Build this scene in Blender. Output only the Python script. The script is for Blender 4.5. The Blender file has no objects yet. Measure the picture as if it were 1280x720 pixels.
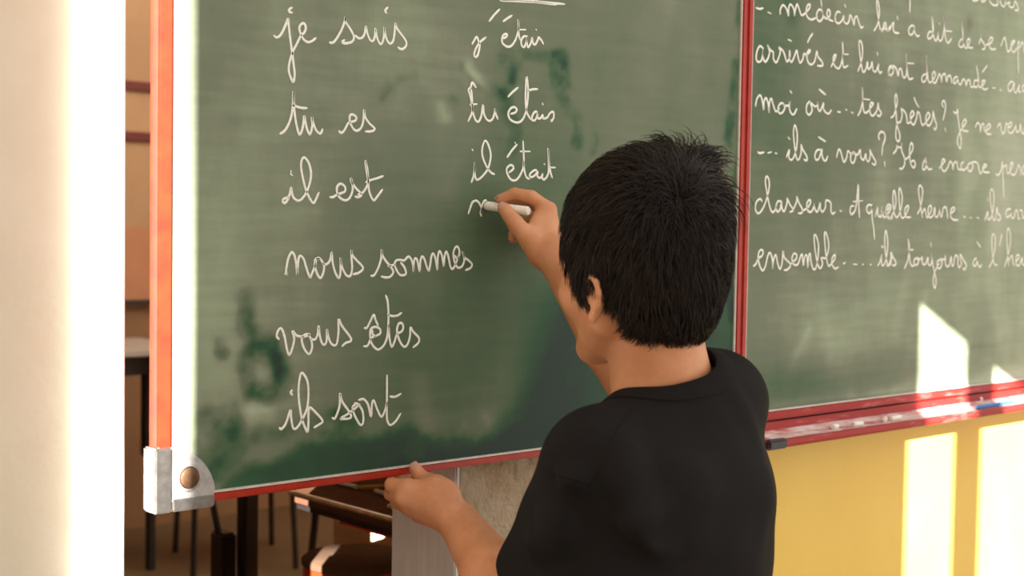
import bpy, bmesh, math, random
import numpy as np
from mathutils import Vector, Matrix

random.seed(4)
RNG = np.random.default_rng(4)
SC = bpy.context.scene
COL = SC.collection

# ------------------------------------------------------------------ camera, world, sun, exposure
# world: X runs right along the wall, Y into the wall, Z up; the blackboard's face is Y = 0
F_PX = 1778.0
CAM = np.array([-1.748, -1.397, 1.27])
_A, _P, _R = math.radians(47.75), math.radians(-2.65), math.radians(0.88)
FWD = np.array([math.cos(_A) * math.cos(_P), math.sin(_A) * math.cos(_P), math.sin(_P)])
_r = np.array([math.sin(_A), -math.cos(_A), 0.0])
_u = np.cross(_r, FWD)
RGT = math.cos(_R) * _r + math.sin(_R) * _u
UPV = -math.sin(_R) * _r + math.cos(_R) * _u


def at(x, y, d):
    """the point seen at photo pixel (x, y), d metres deep"""
    return CAM + d * (FWD + (x - 640) / F_PX * RGT + (360 - y) / F_PX * UPV)


def on_y(x, y, Y=0.0):
    """the point seen at photo pixel (x, y) on the plane Y"""
    r = FWD + (x - 640) / F_PX * RGT + (360 - y) / F_PX * UPV
    return CAM + r * (Y - CAM[1]) / r[1]


cam_d = bpy.data.cameras.new('camera')
cam_d.sensor_width = 36.0
cam_d.lens = F_PX / 1280 * 36.0
cam_d.clip_start = 0.05
cam_d.dof.use_dof = True
cam_d.dof.focus_distance = 1.78
cam_d.dof.aperture_fstop = 6.0
cam = bpy.data.objects.new('camera', cam_d)
COL.objects.link(cam)
M = Matrix.Identity(4)
for i in range(3):
    M[i][0], M[i][1], M[i][2], M[i][3] = RGT[i], UPV[i], -FWD[i], CAM[i]
cam.matrix_world = M
SC.camera = cam

w = bpy.data.worlds.new('world')
SC.world = w
w.use_nodes = True
w.node_tree.nodes['Background'].inputs[0].default_value = (1.0, 0.98, 0.94, 1)
w.node_tree.nodes['Background'].inputs[1].default_value = 1.26

SUN_SLOPE = 0.48
sun_d = bpy.data.lights.new('sun', 'SUN')
sun_d.energy = 42.0
sun_d.color = (1.0, 0.98, 0.95)
sun_d.angle = math.radians(0.2)
sun = bpy.data.objects.new('sun', sun_d)
sun.rotation_euler = Vector((1, 1, -SUN_SLOPE)).to_track_quat('-Z', 'Y').to_euler()
sun.location = (-4, -4, 4)
COL.objects.link(sun)

# daylight from the windows of the left wall
win_d = bpy.data.lights.new('window_daylight', 'AREA')
win_d.shape = 'RECTANGLE'
win_d.size, win_d.size_y = 2.6, 1.9
win_d.energy = 18.0
win_d.color = (1.0, 0.97, 0.93)
win = bpy.data.objects.new('window_daylight', win_d)
win.location = (-3.15, -3.2, 1.95)
win.rotation_euler = Vector((1.0, 0.75, -0.22)).to_track_quat('-Z', 'Z').to_euler()
COL.objects.link(win)

# fill light added to brighten the back wall of the room behind
bk_d = bpy.data.lights.new('back_room_fill', 'AREA')
bk_d.size = 1.4
bk_d.energy = 24.0
bk_d.color = (1.0, 0.86, 0.70)
bk = bpy.data.objects.new('back_room_fill', bk_d)
bk.location = (1.0, 2.5, 2.3)
bk.rotation_euler = Vector((0.0, 1.0, -0.75)).to_track_quat('-Z', 'Z').to_euler()
COL.objects.link(bk)

vs = SC.view_settings
vs.view_transform = 'Standard'
vs.look = 'None'
vs.gamma = 1.0
vs.use_curve_mapping = False
vs.exposure = 0.0
SC.display_settings.display_device = 'sRGB'


# ------------------------------------------------------------------ helpers
def lin(r, g, b):
    f = lambda c: ((c / 255 + 0.055) / 1.055) ** 2.4 if c > 10.3 else c / 255 / 12.92
    return (f(r), f(g), f(b), 1.0)


def material(name, rgb, rough=0.6, spec=0.4, metal=0.0, rgb2=None, scale=20.0, detail=4.0, bump=0.0,
             bump_scale=None, sss=0.0, coat=0.0, lo=0.35, hi=0.65, bump_dist=0.01, aniso=None):
    m = bpy.data.materials.new(name)
    m.use_nodes = True
    nt = m.node_tree
    b = nt.nodes['Principled BSDF']
    b.inputs['Base Color'].default_value = lin(*rgb)
    b.inputs['Roughness'].default_value = rough
    b.inputs['Specular IOR Level'].default_value = spec
    b.inputs['Metallic'].default_value = metal
    b.inputs['Coat Weight'].default_value = coat
    if sss:
        b.inputs['Subsurface Weight'].default_value = sss
        b.inputs['Subsurface Radius'].default_value = (1.0, 0.35, 0.15)
        b.inputs['Subsurface Scale'].default_value = 0.006
    tc = nt.nodes.new('ShaderNodeTexCoord')
    src = tc.outputs['Object']
    if aniso:
        mp = nt.nodes.new('ShaderNodeMapping')
        mp.inputs['Scale'].default_value = aniso
        nt.links.new(src, mp.inputs['Vector'])
        src = mp.outputs['Vector']
    if rgb2:
        n = nt.nodes.new('ShaderNodeTexNoise')
        n.inputs['Scale'].default_value = scale
        n.inputs['Detail'].default_value = detail
        n.inputs['Roughness'].default_value = 0.65
        nt.links.new(src, n.inputs['Vector'])
        cr = nt.nodes.new('ShaderNodeValToRGB')
        cr.color_ramp.elements[0].position = lo
        cr.color_ramp.elements[1].position = hi
        cr.color_ramp.elements[0].color = lin(*rgb)
        cr.color_ramp.elements[1].color = lin(*rgb2)
        nt.links.new(n.outputs['Fac'], cr.inputs['Fac'])
        nt.links.new(cr.outputs['Color'], b.inputs['Base Color'])
    if bump:
        n2 = nt.nodes.new('ShaderNodeTexNoise')
        n2.inputs['Scale'].default_value = bump_scale or scale
        n2.inputs['Detail'].default_value = 6.0
        nt.links.new(src, n2.inputs['Vector'])
        bp = nt.nodes.new('ShaderNodeBump')
        bp.inputs['Strength'].default_value = bump
        bp.inputs['Distance'].default_value = bump_dist
        nt.links.new(n2.outputs['Fac'], bp.inputs['Height'])
        nt.links.new(bp.outputs['Normal'], b.inputs['Normal'])
    return m


def link_mesh(name, me, mat, parent=None, smooth=False):
    o = bpy.data.objects.new(name, me)
    COL.objects.link(o)
    if mat:
        me.materials.append(mat)
    if smooth:
        me.polygons.foreach_set('use_smooth', [True] * len(me.polygons))
    if parent:
        o.parent = parent
        o.matrix_parent_inverse = Matrix.Translation(-parent.location)   # parts are modelled in world coordinates
    return o


def build(name, bm, mat, parent=None, smooth=False, bevel=0.0, seg=2):
    bmesh.ops.recalc_face_normals(bm, faces=bm.faces[:])
    if bevel:
        es = [e for e in bm.edges if len(e.link_faces) == 2 and e.calc_face_angle(0) > 0.6]
        bmesh.ops.bevel(bm, geom=es, offset=bevel, segments=seg, affect='EDGES', clamp_overlap=True)
    bmesh.ops.recalc_face_normals(bm, faces=bm.faces[:])
    me = bpy.data.meshes.new(name)
    bm.to_mesh(me)
    bm.free()
    o = link_mesh(name, me, mat, parent, False)
    if smooth:
        for p in me.polygons:
            p.use_smooth = True
        try:
            me.set_sharp_from_angle(angle=math.radians(40))
        except Exception:
            pass
    return o


def box(bm, x0, x1, y0, y1, z0, z1, mat=None):
    vs_ = [bm.verts.new((x, y, z)) for x in (x0, x1) for y in (y0, y1) for z in (z0, z1)]
    for f in ((0, 1, 3, 2), (4, 6, 7, 5), (0, 4, 5, 1), (2, 3, 7, 6), (0, 2, 6, 4), (1, 5, 7, 3)):
        bm.faces.new([vs_[i] for i in f])
    if mat is not None:
        bmesh.ops.transform(bm, matrix=mat, verts=vs_)
    return vs_


def tube(bm, pts, r, n=10, cap=True, flat=1.0):
    """tube through points; r a number or a list"""
    pts = [Vector(p) for p in pts]
    rs = r if isinstance(r, (list, tuple)) else [r] * len(pts)
    rings = []
    prev = None
    for i, p in enumerate(pts):
        t = (pts[min(i + 1, len(pts) - 1)] - pts[max(i - 1, 0)]).normalized()
        if prev is None:
            a = Vector((0, 0, 1)) if abs(t.z) < 0.9 else Vector((1, 0, 0))
            u = t.cross(a).normalized()
        else:
            u = (prev - t * prev.dot(t)).normalized()
        v = t.cross(u)
        prev = u
        rings.append([bm.verts.new(p + rs[i] * (math.cos(k * 2 * math.pi / n) * u + flat * math.sin(k * 2 * math.pi / n) * v)) for k in range(n)])
    for a, b in zip(rings, rings[1:]):
        for k in range(n):
            bm.faces.new((a[k], a[(k + 1) % n], b[(k + 1) % n], b[k]))
    if cap:
        bm.faces.new(list(reversed(rings[0])))
        bm.faces.new(rings[-1])


def lathe(bm, prof, c, axis='Z', n=32):
    """prof: (radius, height) pairs round an axis through c"""
    rings = []
    for r, h in prof:
        ring = []
        for k in range(n):
            a = 2 * math.pi * k / n
            q = (r * math.cos(a), r * math.sin(a), h)
            if axis == 'Y':
                q = (q[0], h, q[1])
            ring.append(bm.verts.new((c[0] + q[0], c[1] + q[1], c[2] + q[2])))
        rings.append(ring)
    for a, b in zip(rings, rings[1:]):
        for k in range(n):
            bm.faces.new((a[k], a[(k + 1) % n], b[(k + 1) % n], b[k]))
    bm.faces.new(list(reversed(rings[0])))
    bm.faces.new(rings[-1])
    bmesh.ops.recalc_face_normals(bm, faces=bm.faces[:])


def prism(bm, poly, y0, y1):
    """extrude an (x, z) outline from y0 to y1"""
    a = [bm.verts.new((x, y0, z)) for x, z in poly]
    b = [bm.verts.new((x, y1, z)) for x, z in poly]
    bm.faces.new(a)
    bm.faces.new(list(reversed(b)))
    n = len(poly)
    for i in range(n):
        bm.faces.new((a[i], b[i], b[(i + 1) % n], a[(i + 1) % n]))
    bmesh.ops.recalc_face_normals(bm, faces=bm.faces[:])


def new_bm():
    return bmesh.new()


def tag(o, label, cat, group=None):
    o['label'] = label
    o['category'] = cat
    if group:
        o['group'] = group
    return o


def thing(name, loc, label, cat, group=None):
    o = bpy.data.objects.new(name, None)
    o.empty_display_size = 0.05
    o.location = loc
    COL.objects.link(o)
    return tag(o, label, cat, group)


def struct(name, bm, mat, parent=None, bevel=0.0, smooth=False):
    o = build(name, bm, mat, parent, smooth, bevel)
    o['kind'] = 'structure'
    return o


# ------------------------------------------------------------------ the setting
m_beige = material('beige_wall_paint', (214, 200, 177), 0.75, 0.2, rgb2=(221, 208, 187), scale=6, bump=0.12, bump_scale=90, bump_dist=0.003)
m_trim = material('white_trim_paint', (246, 243, 236), 0.5, 0.4, rgb2=(250, 248, 244), scale=9)
m_yellow = material('yellow_wall_paint', (232, 192, 84), 0.5, 0.45, rgb2=(236, 198, 92), scale=5, bump=0.12, bump_scale=110, bump_dist=0.003)
m_plaster = material('rough_plaster', (188, 168, 142), 0.7, 0.35, rgb2=(166, 138, 102), scale=9, bump=0.9, bump_scale=70, bump_dist=0.012)
m_reveal = material('grey_reveal_paint', (228, 222, 216), 0.5, 0.4, rgb2=(214, 208, 203), scale=12, aniso=(9, 9, 0.6))
m_floor = material('classroom_floor', (150, 136, 120), 0.45, 0.5, rgb2=(134, 122, 108), scale=3, bump=0.05, bump_scale=30)
m_back_floor = material('brown_tile_floor', (128, 104, 76), 0.5, 0.5, rgb2=(112, 92, 66), scale=2.5, bump=0.05, bump_scale=25)
m_tan = material('tan_back_wall', (196, 160, 124), 0.75, 0.2, rgb2=(186, 150, 116), scale=3)
m_dado = material('salmon_dado_paint', (204, 148, 114), 0.7, 0.2, rgb2=(196, 140, 106), scale=3)
m_lowdado = material('brown_dado_paint', (158, 124, 92), 0.7, 0.2, rgb2=(148, 114, 84), scale=3)
m_stripe = material('dark_red_rail_paint', (112, 40, 30), 0.5, 0.4, rgb2=(104, 36, 28), scale=8)
m_ceil = material('ceiling_paint', (225, 215, 200), 0.8, 0.2, rgb2=(220, 210, 195), scale=3)
m_shut = material('window_wall_paint', (226, 214, 196), 0.75, 0.2, rgb2=(232, 220, 204), scale=4)

bm = new_bm(); box(bm, -3.4, 3.6, -6.0, 0.11, -0.1, 0.0); struct('floor', bm, m_floor)
bm = new_bm(); box(bm, -2.2, 3.6, 0.11, 4.1, -0.1, 0.0); struct('floor_back_room', bm, m_back_floor)
# wall that carries the board: yellow paint right of the pillar, bare plaster at its left end, then the opening
WT = 0.12
bm = new_bm(); box(bm, -0.06, 2.5, 0.05, 0.05 + WT, 0, 3.3); struct('wall_front', bm, m_yellow)
bm = new_bm(); box(bm, -0.522, -0.06, 0.05, 0.05 + WT, 0, 3.3); pillar = struct('wall_pillar', bm, m_plaster)
bm = new_bm(); box(bm, -0.530, -0.5219, 0.0495, 0.05 + WT + 0.02, 0, 2.3); struct('trim_2', bm, m_reveal, bevel=0.002)
bm = new_bm(); box(bm, -3.4, -1.06, 0.05, 0.05 + WT, 0, 3.3); struct('wall_left_of_opening', bm, m_beige)
bm = new_bm(); box(bm, -1.06, -0.522, 0.05, 0.05 + WT, 2.3, 3.3); struct('wall_over_opening', bm, m_beige)
bm = new_bm(); box(bm, -1.066, -1.016, 0.036, 0.05 + WT + 0.014, 0, 2.3); struct('trim_1', bm, m_trim, bevel=0.003)
# room behind the opening
YB = 3.9
bm = new_bm()
box(bm, -2.2, 3.6, YB, YB + 0.12, 1.223, 2.8); struct('wall_back', bm, m_tan)
bm = new_bm(); box(bm, -2.2, 3.6, YB - 0.004, YB + 0.12, 0.9, 1.223); struct('wall_back_dado', bm, m_dado)
bm = new_bm(); box(bm, -2.2, 3.6, YB - 0.006, YB + 0.12, 0.0, 0.9); struct('wall_back_lower_dado', bm, m_lowdado)
for k, (z0, z1) in enumerate(((1.775, 1.812), (1.572, 1.61))):
    bm = new_bm(); box(bm, -2.2, 3.6, YB - 0.025, YB, z0, z1); struct('trim_%d' % (3 + k), bm, m_stripe, bevel=0.004)
bm = new_bm(); box(bm, -2.3, -2.2, 0.17, YB + 0.12, 0, 2.8); struct('wall_back_left', bm, m_tan)
bm = new_bm(); box(bm, 3.6, 3.7, 0.17, YB + 0.12, 0, 2.8); struct('wall_right', bm, m_tan)
bm = new_bm(); box(bm, -2.3, 3.7, 0.05 + WT, YB + 0.12, 2.8, 2.9); struct('ceiling', bm, m_ceil)
# window wall on the left: sun comes through its tall openings
XW, TW = -3.4, 0.06
slits = [(-1.113, -0.956), (0.517, 0.676), (0.782, 1.20)]
sills = [1.8, 2.4, 2.4]           # X - Y of the two edges of each sunbeam
HEAD = 1.127 + SUN_SLOPE * (0.526 - XW + TW)
ys = []
for c0, c1 in slits:
    ys.append((XW - c1 - TW, XW - c0))
edges = [0.05] + [v for a, b in ys for v in (b, a)] + [-6.0]
bm = new_bm()
for i in range(0, len(edges), 2):
    box(bm, XW - TW, XW, edges[i + 1], edges[i], 0, 6.4)
for (a, b), sill in zip(ys, sills):
    box(bm, XW - TW, XW, a, b, HEAD, 6.4)
    box(bm, XW - TW, XW, a, b, 0, sill)
struct('wall_left', bm, m_shut)

# ------------------------------------------------------------------ the blackboard
m_red = material('red_frame_paint', (176, 48, 24), 0.4, 0.4, rgb2=(160, 38, 22), scale=40, bump=0.05, bump_scale=200, bump_dist=0.001)
m_redchalk = material('red_paint_dusted', (156, 34, 28), 0.5, 0.35, rgb2=(200, 118, 108), scale=45, lo=0.55, hi=0.8, aniso=(0.25, 1, 1.6))
m_dusty = material('chalky_tray_floor', (222, 202, 196), 0.8, 0.2, rgb2=(184, 92, 84), scale=50, lo=0.42, hi=0.66, aniso=(0.3, 1, 1))
m_silver = material('white_edge_strip', (216, 206, 196), 0.4, 0.5, rgb2=(200, 186, 176), scale=60)
m_metal = material('cast_bracket_metal', (206, 202, 196), 0.42, 0.5, metal=0.75, rgb2=(182, 178, 172), scale=120, bump=0.15, bump_scale=160, bump_dist=0.001)
m_flange = material('worn_grey_metal', (176, 172, 166), 0.38, 0.5, metal=1.0, rgb2=(150, 146, 140), scale=90, bump=0.1, bump_scale=160, bump_dist=0.001)
m_brass = material('brown_screw_cap', (120, 88, 62), 0.4, 0.5, metal=0.5, rgb2=(98, 70, 48), scale=150)
m_chalk = material('white_chalk', (244, 238, 226), 0.9, 0.15, rgb2=(230, 222, 208), scale=180, bump=0.2, bump_scale=400, bump_dist=0.001)
m_stroke = material('chalk_stroke', (248, 245, 236), 0.95, 0.1, rgb2=(228, 225, 212), scale=260, lo=0.3, hi=0.7)
m_back = material('board_back', (120, 112, 98), 0.7, 0.3, rgb2=(110, 102, 90), scale=14)


def slate(name):
    """green slate; the attribute 'dust' carries where chalk dust lies and where it was wiped"""
    m = bpy.data.materials.new(name)
    m.use_nodes = True
    nt = m.node_tree
    N, L = nt.nodes.new, nt.links.new
    b = nt.nodes['Principled BSDF']
    b.inputs['Roughness'].default_value = 0.55
    b.inputs['Specular IOR Level'].default_value = 0.22
    at_ = N('ShaderNodeAttribute'); at_.attribute_name = 'dust'
    tc = N('ShaderNodeTexCoord')
    mp = N('ShaderNodeMapping'); mp.inputs['Scale'].default_value = (4, 1, 2.0); mp.inputs['Rotation'].default_value = (0, 0.25, 0)
    L(tc.outputs['Object'], mp.inputs['Vector'])
    n1 = N('ShaderNodeTexNoise'); n1.inputs['Scale'].default_value = 2.6; n1.inputs['Detail'].default_value = 7; n1.inputs['Roughness'].default_value = 0.6
    L(mp.outputs['Vector'], n1.inputs['Vector'])
    mp2 = N('ShaderNodeMapping'); mp2.inputs['Scale'].default_value = (4, 1, 40); mp2.inputs['Rotation'].default_value = (0, 0.30, 0)
    L(tc.outputs['Object'], mp2.inputs['Vector'])
    n2 = N('ShaderNodeTexNoise'); n2.inputs['Scale'].default_value = 2.0; n2.inputs['Detail'].default_value = 5
    L(mp2.outputs['Vector'], n2.inputs['Vector'])
    a1 = N('ShaderNodeMath'); a1.operation = 'MULTIPLY_ADD'; a1.inputs[1].default_value = 0.30; a1.inputs[2].default_value = -0.15
    L(n1.outputs['Fac'], a1.inputs[0])
    a2 = N('ShaderNodeMath'); a2.operation = 'MULTIPLY_ADD'; a2.inputs[1].default_value = 0.16; a2.inputs[2].default_value = -0.08
    L(n2.outputs['Fac'], a2.inputs[0])
    s1 = N('ShaderNodeMath'); L(a1.outputs[0], s1.inputs[0]); L(a2.outputs[0], s1.inputs[1])
    s2 = N('ShaderNodeMath'); L(s1.outputs[0], s2.inputs[0]); L(at_.outputs['Fac'], s2.inputs[1])
    cr = N('ShaderNodeValToRGB')
    e = cr.color_ramp.elements
    e[0].position = 0.0; e[0].color = lin(43, 60, 51)
    e[1].position = 1.0; e[1].color = lin(182, 184, 164)
    for p, c in ((0.2, (50, 84, 57)), (0.42, (86, 103, 76)), (0.62, (115, 121, 99)), (0.8, (147, 156, 128))):
        k = e.new(p); k.color = lin(*c)
    L(s2.outputs[0], cr.inputs['Fac'])
    L(cr.outputs['Color'], b.inputs['Base Color'])
    return m


m_slate = slate('green_slate')


def seg_d(X, Z, ax, az, bx, bz):
    dx, dz = bx - ax, bz - az
    t = np.clip(((X - ax) * dx + (Z - az) * dz) / (dx * dx + dz * dz + 1e-9), 0, 1)
    return np.hypot(X - ax - t * dx, Z - az - t * dz)


def slate_panel(name, x0, x1, z0, z1, nx, nz, field, parent):
    xs, zs = np.linspace(x0, x1, nx), np.linspace(z0, z1, nz)
    X, Z = np.meshgrid(xs, zs)
    d = field(X, Z)
    n = nx * nz
    v = np.stack([X.ravel(), np.zeros(n), Z.ravel()], 1)
    vb = v.copy(); vb[:, 1] = 0.008
    idx = np.arange(n).reshape(nz, nx)
    f = np.stack([idx[:-1, :-1].ravel(), idx[:-1, 1:].ravel(), idx[1:, 1:].ravel(), idx[1:, :-1].ravel()], 1)
    c = [idx[0, 0], idx[0, -1], idx[-1, -1], idx[-1, 0]]
    verts = v.tolist() + [vb[i].tolist() for i in c]
    faces = f.tolist() + [[n, n + 3, n + 2, n + 1]]
    me = bpy.data.meshes.new(name)
    me.from_pydata(verts, [], faces)
    a = me.attributes.new('dust', 'FLOAT', 'POINT')
    a.data.foreach_set('value', np.concatenate([d.ravel(), np.full(4, 0.5)]).astype(np.float32))
    return link_mesh(name, me, m_slate, parent, False)


_LAT = RNG.random((64, 64))


def vnoise(x, y):
    xi, yi = np.floor(x).astype(int), np.floor(y).astype(int)
    u, v = x - xi, y - yi
    u, v = u * u * (3 - 2 * u), v * v * (3 - 2 * v)
    g = lambda i, j: _LAT[i % 64, j % 64]
    return (g(xi, yi) * (1 - u) + g(xi + 1, yi) * u) * (1 - v) + (g(xi, yi + 1) * (1 - u) + g(xi + 1, yi + 1) * u) * v


def wob(X, Z, s, ph):
    """fractal noise in -1..1"""
    t, a = 0, 1.0
    for k in range(4):
        f = 22 * s * 2 ** k
        t = t + a * (vnoise(X * f + 7.3 * ph + 3 * k, Z * f + 11.1 * ph + 5 * k) * 2 - 1)
        a *= 0.55
    return t / 1.3


def bpx(x, y):
    p = on_y(x, y, 0.0)
    return p[0], p[2]


def stroke_mask(X, Z, pts, wid, soft=0.006):
    q = [bpx(*p) for p in pts]
    d = np.full(X.shape, 9.0)
    for a, b in zip(q, q[1:]):
        d = np.minimum(d, seg_d(X, Z, a[0], a[1], b[0], b[1]))
    d = d + 0.006 * wob(X, Z, 1.0, len(pts))
    return 1 / (1 + np.exp((d - wid) / soft))


def blob(X, Z, x, y, rx, ry):
    cx, cz = bpx(x, y)
    return np.exp(-(((X - cx) / rx) ** 2 + ((Z - cz) / ry) ** 2))


def interp_poly(X, pts):
    q = sorted(bpx(*p) for p in pts)
    return np.interp(X, [a for a, b in q], [b for a, b in q])


def wing_dust_shadow(X, Z):
    d = 0.56 + 0.07 * wob(X, Z, 0.15, 1.0)
    d += 0.14 * blob(X, Z, 330, 300, 0.16, 0.25) + 0.08 * blob(X, Z, 280, 450, 0.09, 0.1) + 0.06 * blob(X, Z, 850, 60, 0.2, 0.25)
    d += 0.05 * blob(X, Z, 500, 60, 0.15, 0.2)
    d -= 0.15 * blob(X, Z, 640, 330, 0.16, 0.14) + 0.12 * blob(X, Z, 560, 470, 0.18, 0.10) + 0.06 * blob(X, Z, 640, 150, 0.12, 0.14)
    d -= 0.06 * blob(X, Z, 450, 180, 0.12, 0.1)
    # bottom band wiped clean; beside the forearm the boy's soft shadow is painted in
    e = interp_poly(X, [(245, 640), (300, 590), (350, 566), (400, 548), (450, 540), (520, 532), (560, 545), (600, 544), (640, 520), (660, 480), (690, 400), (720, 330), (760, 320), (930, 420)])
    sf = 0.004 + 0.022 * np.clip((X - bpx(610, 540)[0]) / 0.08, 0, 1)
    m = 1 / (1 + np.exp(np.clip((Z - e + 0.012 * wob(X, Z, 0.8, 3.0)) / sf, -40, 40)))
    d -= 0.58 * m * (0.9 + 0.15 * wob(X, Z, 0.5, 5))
    m2 = 1 / (1 + np.exp(-(X - bpx(650, 420)[0]) / 0.02)) * 1 / (1 + np.exp((Z - bpx(650, 345)[1]) / 0.02))  # the boy's shadow on the slate, put in as a lower value
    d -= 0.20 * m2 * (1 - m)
    # damp finger smears
    for pts, wd, a in (
        ([(304, 372), (306, 405), (318, 430), (340, 436), (352, 462), (340, 488), (314, 490), (306, 465), (312, 436)], 0.012, 0.40),
        ([(325, 440), (346, 450), (352, 470)], 0.012, 0.25), ([(312, 486), (335, 500), (352, 490)], 0.008, 0.25),
        ([(272, 428), (277, 440)], 0.007, 0.30), ([(284, 540), (262, 560), (252, 590)], 0.018, 0.25), ([(420, 520), (440, 545)], 0.008, 0.2),
        ([(320, 545), (380, 535), (450, 520)], 0.012, 0.22), ([(255, 520), (290, 510), (300, 560), (270, 590)], 0.012, 0.22),
        ([(628, 72), (640, 68), (640, 100)], 0.008, 0.25), ([(640, 100), (650, 68), (690, 72), (706, 84)], 0.006, 0.20),
        ([(700, 76), (696, 92), (706, 100)], 0.013, 0.32), ([(698, 104), (706, 128), (722, 152), (722, 176)], 0.008, 0.28),
        ([(632, 116), (636, 140), (646, 166), (640, 190)], 0.009, 0.18), ([(500, 100), (520, 96)], 0.005, 0.25), ([(488, 110), (478, 124)], 0.004, 0.2),
        ([(578, 86), (592, 104), (606, 112), (628, 116)], 0.005, 0.25), ([(742, 160), (748, 176), (742, 190)], 0.006, 0.22), ([(566, 122), (570, 124)], 0.004, 0.2),
        ([(923, 0), (921, 30)], 0.008, 0.3), ([(921, 80), (915, 130), (910, 175), (914, 185)], 0.010, 0.34), ([(921, 200), (915, 260), (912, 330), (914, 400)], 0.008, 0.3),
        ([(640, 560), (700, 545)], 0.03, 0.1)):
        d -= 1.1 * a * np.clip(0.8 + 0.7 * wob(X, Z, 1.4, 2.2), 0.2, 1.2) * stroke_mask(X, Z, pts, wd, 0.0025)
    # chalk rubbed thick
    for pts, wd, a in (
        ([(584, 84), (598, 100), (606, 110)], 0.004, 0.28), ([(552, 136), (556, 146)], 0.004, 0.2), ([(330, 512), (334, 514)], 0.006, 0.22),
        ([(312, 512), (314, 516)], 0.006, 0.18), ([(400, 545), (410, 535)], 0.01, 0.14), ([(606, 520), (610, 526)], 0.003, 0.25), ([(520, 556), (530, 530), (524, 480)], 0.016, 0.12),
        ([(576, 538), (580, 532)], 0.003, 0.2), ([(560, 240), (572, 200)], 0.01, 0.06), ([(252, 560), (250, 590)], 0.004, 0.1), ([(380, 265), (440, 140)], 0.02, 0.03)):
        d += a * stroke_mask(X, Z, pts, wd, 0.004)
    return np.clip(d, -0.1, 1.1)


def centre_dust_glare(X, Z):
    d = 0.55 + 0.07 * wob(X, Z, 0.15, 2.0) + 0.26 * np.clip((X - 0.1) / 0.7, 0, 1.2)  # rises to the right: chalk dust with window glare painted in
    d += 0.14 * blob(X, Z, 1050, 430, 0.14, 0.06) + 0.10 * blob(X, Z, 1265, 190, 0.10, 0.12) + 0.06 * blob(X, Z, 1050, 20, 0.12, 0.1)
    d += 0.07 * blob(X, Z, 990, 370, 0.12, 0.1)
    d -= 0.18 * blob(X, Z, 990, 480, 0.12, 0.05) + 0.14 * blob(X, Z, 1100, 470, 0.2, 0.05) + 0.10 * blob(X, Z, 960, 80, 0.06, 0.4) + 0.10 * blob(X, Z, 1230, 440, 0.2, 0.05)
    d -= 0.25 * stroke_mask(X, Z, [(985, 5), (995, 12), (990, 24)], 0.008) + 0.15 * stroke_mask(X, Z, [(1213, 28), (1211, 36)], 0.006)
    for pts, wd, a in (([(990, 455), (1012, 410)], 0.005, 0.16), ([(1040, 448), (1030, 380)], 0.02, 0.06), ([(1120, 420), (1136, 340)], 0.014, 0.06),
                       ([(964, 510), (1010, 500), (1060, 494), (1120, 488), (1280, 470)], 0.006, 0.22), ([(1205, 130), (1215, 200), (1205, 260)], 0.03, 0.07),
                       ([(1250, 240), (1240, 340), (1255, 420)], 0.03, 0.07), ([(1100, 240), (1120, 60)], 0.02, 0.04), ([(1155, 380), (1156, 372)], 0.006, 0.15)):
        d += a * stroke_mask(X, Z, pts, wd)
    return np.clip(d, 0, 1.1)


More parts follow.
